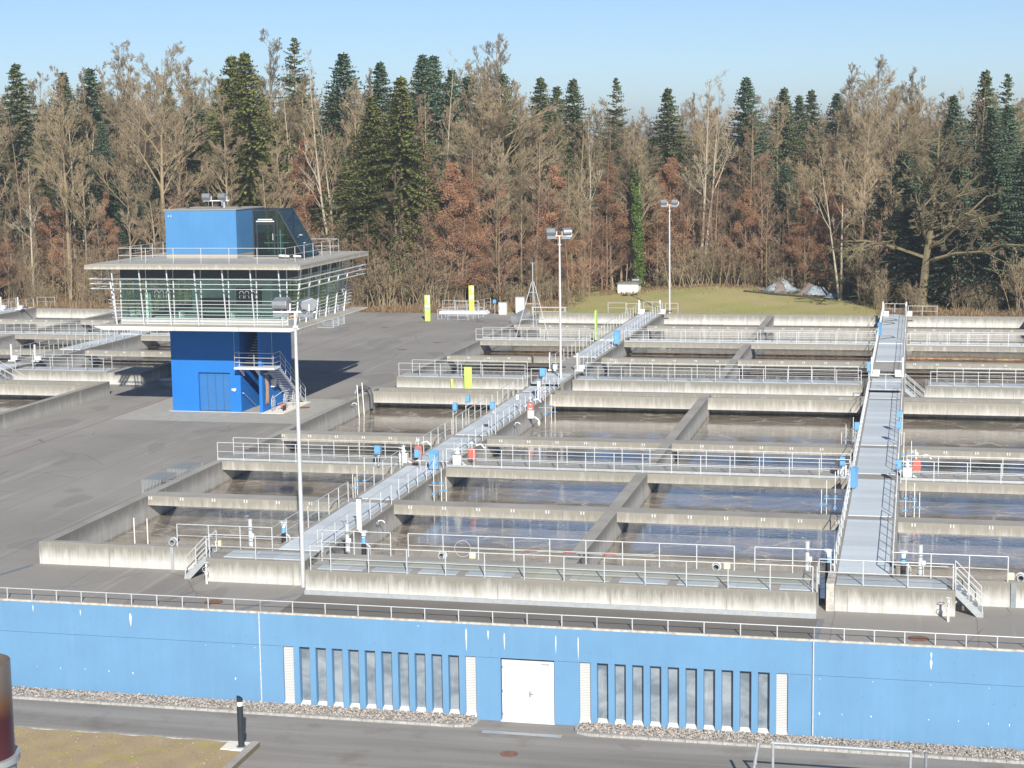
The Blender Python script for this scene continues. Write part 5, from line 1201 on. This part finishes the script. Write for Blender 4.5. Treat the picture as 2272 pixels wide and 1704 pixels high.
PS = dict(PW, r=.045, stems=11, splay=.42, limbs=7, base=.2, el=(.6,1.3), reach=.26, kids=(5,5), depth=2, tw=.06)
PY = dict(PW, r=.075, stems=1, limbs=15, base=.25, el=(.6,1.15), reach=.22, kids=(6,5), depth=2, tw=.05)
H0 = 28.0
def mk(kind, tr, tw_, trm, twm, lf=None, lfm=None):
    P = [('trunk', tr.mesh('trunk', M[trm]))]
    if tw_ and tw_.v: P.append(('twigs', tw_.mesh('twigs', M[twm])))
    if lf and lf.v: P.append(('leaves', lf.mesh('leaves', M[lfm])))
    reg(kind, P)
for s in (1,2,3): tr, tw_, _ = bare_tree(s, H0, PW); mk('wide', tr, tw_, 'tan_bark', 'tan_bark')
for s in (4,5,6): tr, tw_, _ = bare_tree(s, H0, PT); mk('tall', tr, tw_, 'tan_bark', 'tan_bark')
for s in (7,8): tr, tw_, _ = bare_tree(s, H0, PF); mk('fork', tr, tw_, 'pale_bark', 'tan_bark')
for s in (9,10): tr, tw_, _ = bare_tree(s, H0, PB); mk('birch', tr, tw_, 'pale_bark', 'tan_bark')
for s in (12,): tr, tw_, _ = bare_tree(s, H0, PO); mk('oak', tr, tw_, 'moss_bark', 'moss_bark')
for s in (13,14): tr, tw_, lf = bare_tree(s, H0, PR, True, 2, .30); mk('rust', tr, tw_, 'brown_bark', 'brown_bark', lf, 'rust_leaves')
for s in (15,16,17): tr, tw_, _ = bare_tree(s, H0, dict(PR, limbs=22)); mk('brown', tr, tw_, 'brown_bark', 'brown_bark')
for s in (18,19): tr, tw_, _ = bare_tree(s, 7.0, PS); mk('shrub', tr, tw_, 'tan_bark', 'tan_bark')
for s in (20,21,22): tr, tw_, _ = bare_tree(s, 14.0, PY); mk('young', tr, tw_, 'tan_bark', 'tan_bark')
tr, tw_, _ = bare_tree(23, 14.0, PY); mk('young', tr, tw_, 'brown_bark', 'brown_bark')
for s, R0, dr_, lv, per, mt, kd, gp_, pw in ((31,4.5,.22,74,12,'fir_needles','fir',.1,.72),(32,4.9,.30,72,12,'fir_needles','fir',.15,.8),(33,4.8,.42,70,12,'olive_needles','olive',.15,.75),(34,5.4,.38,72,12,'olive_needles','olive',.2,.7),(35,4.2,.30,72,11,'spruce_needles','spruce',.2,.85),(36,4.6,.34,72,11,'spruce_needles','spruce',.2,.8),(37,3.0,.25,52,7,'spruce_needles','thin',.35,.75)):
    tr, cr_ = conifer(s, H0, R0, dr_, lv, per, gap=gp_, power=pw); reg(kd, [('trunk', tr.mesh('trunk', M['spruce_bark'])), ('crown', cr_.mesh('crown', M[mt]))])
# broad dark evergreen
tr, cr_ = conifer(41, H0, 8.0, .30, 64, 15, base=.02, gap=.15, power=.62, leaf=.95); reg('dark', [('trunk', tr.mesh('trunk', M['spruce_bark'])), ('crown', cr_.mesh('crown', M['fir_needles']))])
# ivy-clad trunk
tr, tw_, _ = bare_tree(42, H0, PT); iv = MB(); r_ = random.Random(5)
for _ in range(5200):
    z = r_.uniform(.3, 17)*(1 if r_.random() < .8 else 1.15); a = r_.uniform(0, 6.28); rad = .3+.6*abs(math.sin(z*.7+a))*r_.random()**.5
    q = Vector((rad*math.cos(a), rad*math.sin(a), z)); u = rv(r_, 1).normalized()*.2; w_ = u.cross(rv(r_, 1)).normalized()*.15; k = len(iv.v)
    iv.v += [tuple(q-u), tuple(q+w_), tuple(q+u), tuple(q-w_)]; iv.f.append((k,k+1,k+2,k+3))
mk('ivy', tr, tw_, 'tan_bark', 'tan_bark', iv, 'ivy')

NAMES = {'wide':('bare_tree','tree'),'tall':('slender_bare_tree','tree'),'fork':('forked_bare_tree','tree'),'birch':('birch_tree','tree'),'oak':('oak_tree','tree'),'rust':('beech_tree','tree'),'brown':('alder_tree','tree'),'shrub':('bare_shrub','shrub'),'young':('young_tree','tree'),
         'fir':('fir_tree','conifer'),'olive':('spruce_tree','conifer'),'spruce':('spruce_tree','conifer'),'thin':('spruce_tree','conifer'),'dark':('fir_tree','conifer'),'ivy':('ivy_clad_tree','tree')}
BASEH = {'shrub':7.0,'young':14.0}
count = 0
def plant(kind, x, y, h, label, group=None, wide=1.0, var=None):
    global count
    count += 1
    me = KIND[kind][(count if var is None else var) % len(KIND[kind])]
    nm, cat = NAMES[kind]
    o = thing(nm, label, cat, (x,y,-.1), group, rz=fr_.uniform(0, 6.28)); s = h/BASEH.get(kind, H0)
    o.scale = (s*wide*fr_.uniform(.9,1.1), s*wide*fr_.uniform(.9,1.1), s); o.rotation_euler[0] = fr_.gauss(0, .018); o.rotation_euler[1] = fr_.gauss(0, .018)
    for pn, mm in me: inst(pn, mm, o)
    return o
HERO = [('spruce',-126.5,232,32.2,'spruce top at the left picture edge'),('spruce',-118.5,228,30.7,'dark spruce second from the left edge of the skyline'),('fir',-117.7,238,31.6,'dark fir left of the big bare crown on the left'),
('spruce',-94.1,222,24.7,'spruce filling the gap right of the broad bare tree'),('olive',-90.9,224,32.2,'olive spruce, left of the twin tops above the penthouse'),('olive',-86.3,220,32.3,'large olive spruce, right of the twin tops above the penthouse'),
('thin',-87.9,240,35.3,'thin ragged spruce with the highest tip on the left skyline'),('fir',-79.1,236,32.7,'dark fir behind the forked pale tree'),('fir',-77.3,246,31.9,'dark fir just left of the big olive spruce'),
('olive',-63.5,210,28.3,'big olive green spruce right of the tower, reaching nearly to the ground'),('olive',-67.7,212,26.2,'lower green spruce leaning on the left of the big olive one'),
('fir',-67.4,236,32.3,'tall dark fir, left of the close pair behind the birch'),('fir',-67.5,244,32.5,'tall dark fir, right of the close pair behind the birch'),('fir',-63.5,238,30.2,'dark fir just right of the thin birch trunk'),('fir',-63.6,246,29.5,'dark fir between the birch and the tall grey bare tree'),
('spruce',-57.3,245,29.8,'spruce tip beside the tall grey bare tree'),('spruce',-50.5,238,28.8,'spruce right of the tall grey bare tree'),('spruce',-50.9,248,28.0,'second narrow spruce right of the tall grey bare tree'),('spruce',-48.5,250,28.9,'pointed spruce above the middle floodlight mast'),
('thin',-44.9,262,29.5,'lonely narrow spruce standing out against the sky in the middle'),('spruce',-34.5,252,27.4,'dark spruce above the farthest floodlight mast'),('fir',-22.3,246,28.6,'broad dark fir, tallest of the right middle group'),('spruce',-18.7,252,27.1,'slim spruce right of the broad dark fir'),
('spruce',-18.9,290,27.0,'distant spruce tip on the low skyline, left of three'),('spruce',-17.0,300,28.0,'distant spruce tip on the low skyline, middle of three'),('fir',-12.2,280,27.0,'distant dark fir on the low skyline, right of three'),
('spruce',8.9,235,28.3,'spruce with brownish neighbour near the right edge of the skyline'),('thin',11.2,240,28.1,'thin spruce tip nearest the right picture edge'),('fir',4.9,222,25.0,'bluish fir behind the old oak'),('fir',8.4,214,23.1,'dark fir at the right edge, left of two'),('fir',10.8,218,23.7,'dark fir at the right edge, right of two'),
('fir',-16.8,236,16.9,'short dark fir below the broad dark fir'),('dark',-.2,213.5,14,'low dark evergreen behind the trunk of the old oak'),('dark',4.6,213,17,'broad black-green evergreen right of the old oak'),('dark',9.2,212,17.5,'dark spreading evergreen at the right picture edge'),
('dark',-1.0,223,18.4,'dark evergreen left behind the old oak'),('dark',13.5,215,19.6,'dark evergreen cut by the right picture edge'),('fir',-98.5,226,24.2,'dark fir in the shade behind the broad bare tree'),('fir',-101.1,222,19.2,'lower dark fir left of the broad bare tree'),
('wide',-97.8,216,31.7,'broad bare tree with a thick fan of limbs left of the penthouse'),('tall',-112.2,236,34.4,'tall pale bare tree above the left forest'),('tall',-89.7,236,34.9,'tall pale bare crown behind the twin spruce tops'),('fork',-72.6,212,31.3,'pale forked bare tree with two parallel trunks right of the tower'),
('wide',-53.5,224,32.4,'tallest grey bare tree in the middle with a wide fan crown'),('birch',-60.5,222,31.3,'thin pale birch trunk before the dark firs'),('fork',-27.9,235,30.2,'pale bare twin tree above the farthest mast, right'),('tall',-7.8,236,28.9,'pale bare tree left of the right high crowns'),
('wide',-4.6,240,28.8,'dense pale bare crown on the right skyline'),('tall',-1.3,236,27.5,'bare crown above the old oak'),('oak',.9,207,21.6,'gnarled old oak with mossy spreading limbs on the right'),('rust',-77.4,214,19.9,'rust-coloured beech right behind the glass lean-to'),
('rust',-55.1,216,17.3,'rust-coloured beech left of the middle mast, taller'),('rust',-58.4,213,14.7,'rust-coloured beech left of the middle mast, shorter'),('rust',-33.0,236,17.1,'reddish beech behind the farthest mast'),('brown',7.8,228,26.2,'reddish brown bare crown at the upper right'),
('brown',-121.5,222,25.9,'reddish brown bare tree at the left edge'),('tall',-117.1,226,30.3,'bare tree between the two left spruces'),('fork',-47.6,216,14.6,'pale forked small tree left of the middle mast'),('ivy',-45.4,220,18.6,'tree with a broad ivy coat left above the middle mast'),
('ivy',-35.8,230,23.2,'slender tree with a bright ivy column right of the middle mast'),('birch',-106.7,206,10.5,'broken pale trunk leaning at the left forest edge'),('fork',-8.8,218,21.0,'bare forked tree left of the old oak'),('brown',-26.9,238,16.3,'reddish bare tree right of the farthest mast'),('tall',-104.3,240,31.2,'pale bare crown behind the broad bare tree'),('fork',-56.0,215,20.5,'bare light-trunked tree before the grey tall one')]
pts_ = []
for k, x, y, h, lab in HERO:
    plant(k, x, y, h, lab, wide={'olive':1.3,'dark':1.75,'oak':1.15,'wide':1.0,'rust':1.25,'spruce':1.12,'fir':1.22,'thin':1.0}.get(k, 1), var=0 if k in ('wide','oak') and x < -90 else None); pts_.append((x, y, 3.0 if k in ('fir','olive','spruce','dark','oak','wide') else 1.8))
SKY = [(-0.559,0.0494),(-0.518,0.0443),(-0.496,0.048),(-0.465,0.0529),(-0.405,0.046),(-0.346,0.046),(-0.288,0.0393),(-0.246,0.0451),(-0.218,0.0311),(-0.177,0.0211),(-0.145,0.0153),(-0.124,0.0318),(-0.097,0.0248),(-0.051,0.0175),(-0.033,0.0338),(-0.008,0.0332),(0.017,0.0277),(0.057,0.0231)]
def top_at(x, y):
    a = x/y
    for (a0, e0), (a1, e1) in zip(SKY[:-1], SKY[1:]):
        if a0 <= a <= a1: return 20+y*(e0+(e1-e0)*(a-a0)/(a1-a0))
    return 20+y*(SKY[0][1] if a < SKY[0][0] else SKY[-1][1])
def edge(x):   # where the wood begins
    if x < -40: return 203.5+max(0, (x+55)*.35)
    if x < -34: return 226
    if x < -20: return 231
    if x < -7: return 225
    return 203.5+max(0, (-2-x)*1.2)
LB = {'fir':'dark fir among the crowded trees of the wood','olive':'olive green spruce among the crowded trees of the wood','spruce':'green spruce among the crowded trees of the wood','wide':'bare broad-crowned tree among the crowded trees of the wood','tall':'bare slender tree among the crowded trees of the wood','fork':'bare twin-stemmed tree among the crowded trees of the wood','brown':'brownish bare tree among the crowded trees of the wood','birch':'thin pale birch among the crowded trees of the wood','rust':'rust-leaved beech among the crowded trees of the wood','ivy':'ivy-coated tree in the crowd of the wood'}
def far_ok(x, y, d):
    return all((x-a)**2+(y-b)**2 > (max(d, c))**2 for a, b, c in pts_)
n_ = 0; tries = 0
while n_ < 420 and tries < 12000:
    tries += 1
    y = 205+115*fr_.random()**1.35; x = fr_.uniform(-.60*y, .10*y)
    if y < edge(x)+5 or not far_ok(x, y, 3.0): continue
    if x/y > -.02 and y < 223: continue
    a = x/y; T_ = top_at(x, y); deep = y-edge(x)
    pc = .15 if a < -.2 else .05
    if -.2 < a < -.05: pc = .03
    u = fr_.random()
    if u < pc: k = fr_.choice(('fir','fir','spruce','olive') if a < -.25 else ('fir','fir','spruce'))
    elif u < pc+.30: k = 'brown'
    elif u < pc+.35: k = 'rust'
    elif u < pc+.39: k = 'birch'
    else: k = fr_.choice(('wide','tall','tall','fork'))
    h = min(T_*fr_.uniform(.80,.99), 34)*(1 if deep > 18 else fr_.uniform(.6,.95))
    if k == 'rust': h *= .62
    if k == 'brown': h *= .85
    if k in ('fir','spruce','olive'): h *= fr_.uniform(.8,.98)
    plant(k, x, y, h, LB[k], 'trees of one kind in the wood: '+k.replace('tall','slender bare').replace('wide','broad bare').replace('fork','twin bare').replace('brown','brown bare').replace('rust','beech'), wide=fr_.uniform(.8,1.1)*(1.15 if k in ('spruce','fir','olive') else 1.08)); pts_.append((x, y, 3.0)); n_ += 1
# margin of young trees and shrubs
n_ = 0; tries = 0
while n_ < 250 and tries < 5000:
    tries += 1
    x = fr_.uniform(-128, 17); e = edge(x); y = e+fr_.random()**1.3*22
    if x/y > .085 or not all((x-a)**2+(y-b)**2 > 1.2 for a, b, c in pts_): continue
    u = fr_.random(); mid = x/y > -.33
    if x > -3.0:
        if fr_.random() < .75: continue
        if u > .62: u = .3
    if -39.5 < x < -33 and y < 232: continue
    if u < .56: plant('young', x, y, fr_.uniform(7, 14.5), 'slender young bare tree in the thicket along the forest margin', 'young bare trees of the forest margin')
    elif u < .84: plant('rust' if u < .62 else 'brown', x, y, fr_.uniform(8, 13), 'low rust-leaved beech in the thicket along the forest margin' if u < .62 else 'low brownish tree in the thicket along the forest margin', 'low beeches of the forest margin' if u < .62 else 'low brownish trees of the forest margin', wide=1.35)
    else: plant('shrub', x, y, fr_.uniform(5, 8), 'tall many-stemmed shrub in the thicket along the forest margin', 'tall shrubs of the forest margin')
    pts_.append((x, y, 1.2)); n_ += 1
n_ = 0; tries = 0
while n_ < 80 and tries < 4000:
    tries += 1
    x = fr_.uniform(-66, -3); y = edge(x)+fr_.uniform(5, 17)
    if not far_ok(x, y, 2.2): continue
    n_ += 1; k = fr_.choice(('tall','tall','brown','wide'))
    plant(k, x, y, top_at(x, y)*fr_.uniform(.62, .9), 'slender bare tree with fine pale twigs in the second row of the forest front' if k == 'tall' else 'broad bare tree with fine pale twigs in the second row of the forest front' if k == 'wide' else 'brownish fine-twigged tree in the second row of the forest front', 'fine-twigged trees, second row, '+('brown' if k == 'brown' else 'pale slender' if k == 'tall' else 'pale broad'), wide=1.15); pts_.append((x, y, 2.2))
for i, (x, y) in enumerate(((-64,203.5),(-61.5,204.5),(-59,203),(-66,205),(-57,205),(-30,229),(-27.5,230),(-25,229.5),(-22.5,230.5),(13.5,201.5),(11.5,203),(15,203))):
    plant('shrub', x, y, (7.5,8.2,6.8)[i%3], 'large soft tan bush at the forest edge, %s' % ('right of the tower' if x < -50 else 'right of the farthest mast' if x < 0 else 'at the right picture edge'), 'large tan bushes '+('right of the tower' if x < -50 else 'by the farthest mast' if x < 0 else 'at the right edge'), wide=1.5)
n_ = 0
while n_ < 85:
    x = fr_.uniform(-74, -4); y = edge(x)+fr_.uniform(2, 16)
    if -39.5 < x < -33 and y < 232: continue
    n_ += 1; k = 'brown' if fr_.random() < .86 else 'rust'
    if n_ % 3 == 0:
        plant('young', x, y, fr_.uniform(10, 16), 'pale young bare tree standing in the middle band of the forest front', 'pale young trees of the forest front', wide=1.3); continue
    plant(k, x, y, fr_.uniform(10, 17.5), 'reddish brown bare tree standing in the middle band of the forest front' if k == 'brown' else 'rust-leaved beech standing in the middle band of the forest front', 'reddish brown trees of the forest front' if k == 'brown' else 'rust beeches of the forest front', wide=1.25)
for i in range(150):
    x = fr_.uniform(-128, 15); y = edge(x)-fr_.uniform(-5, .5)
    if x/y > .08 or (-39.5 < x < -33.5): continue
    plant('shrub', x, y, fr_.uniform(2.0, 4.6), 'low bare shrub at the very foot of the forest margin', 'low shrubs at the foot of the forest margin', wide=1.25)
# standing dry grass and bramble at the wood edge
m = MB()
for _ in range(26000):
    x = fr_.uniform(-128, 17); e = edge(x); y = e+fr_.gauss(-1.5, 2.0) if fr_.random() < .6 else fr_.uniform(198.2, e+2)
    if y < 198.2 or x/y > .09: continue
    if -40 < x < -4 and y < 221 and fr_.random() < .93: continue
    hgt = fr_.uniform(.2, .9)*(.6+.6*math.sin(x*.9)*math.sin(x*.37+1)+.3) if x < -40 or x > -4 else fr_.uniform(.15,.5); a = fr_.uniform(0, 3.14); dx, dy = math.cos(a)*.05, math.sin(a)*.05; lx_, ly_ = fr_.uniform(-.25,.25), fr_.uniform(-.25,.25); z0 = -.03 if not(-47 < x < -3) else hh(x, y)
    k = len(m.v); m.v += [(x-dx,y-dy,z0),(x+dx,y+dy,z0),(x+lx_,y+ly_,z0+hgt)]; m.f.append((k,k+1,k+2))
o = m.build('dry_grass', M['dry_stems'], fix=False); o['kind'] = 'stuff'
# leaf and bramble undergrowth filling the wood floor
m = MB()
for _ in range(60000):
    x = fr_.uniform(-150, 22); e = edge(x); y = e+fr_.random()**.8*75; 
    if x/y > .1: continue
    z = fr_.random()**1.6*3.4; q = Vector((x,y,z)); a = rv(fr_, 1).normalized()*.32; b = a.cross(rv(fr_, 1)).normalized()*.10; k = len(m.v)
    m.v += [tuple(q-a), tuple(q+b), tuple(q+a)]; m.f.append((k,k+1,k+2))
o = m.build('undergrowth', M['dry_stems'], fix=False); o['kind'] = 'stuff'
print('TREES', count)
# thin winter haze round the whole place
hm = NT('haze'); hm.n.remove(hm.b); pv = hm.new('ShaderNodeVolumePrincipled'); pv.inputs['Color'].default_value = (.86, .92, 1, 1); pv.inputs['Density'].default_value = .00034; pv.inputs['Anisotropy'].default_value = .2
hm.l.new(pv.outputs[0], hm.n['Material Output'].inputs['Volume'])
hz = MB().box(-3100, 3100, -100, 5100, -6, 75).build('haze', hm.m); hz['kind'] = 'stuff'
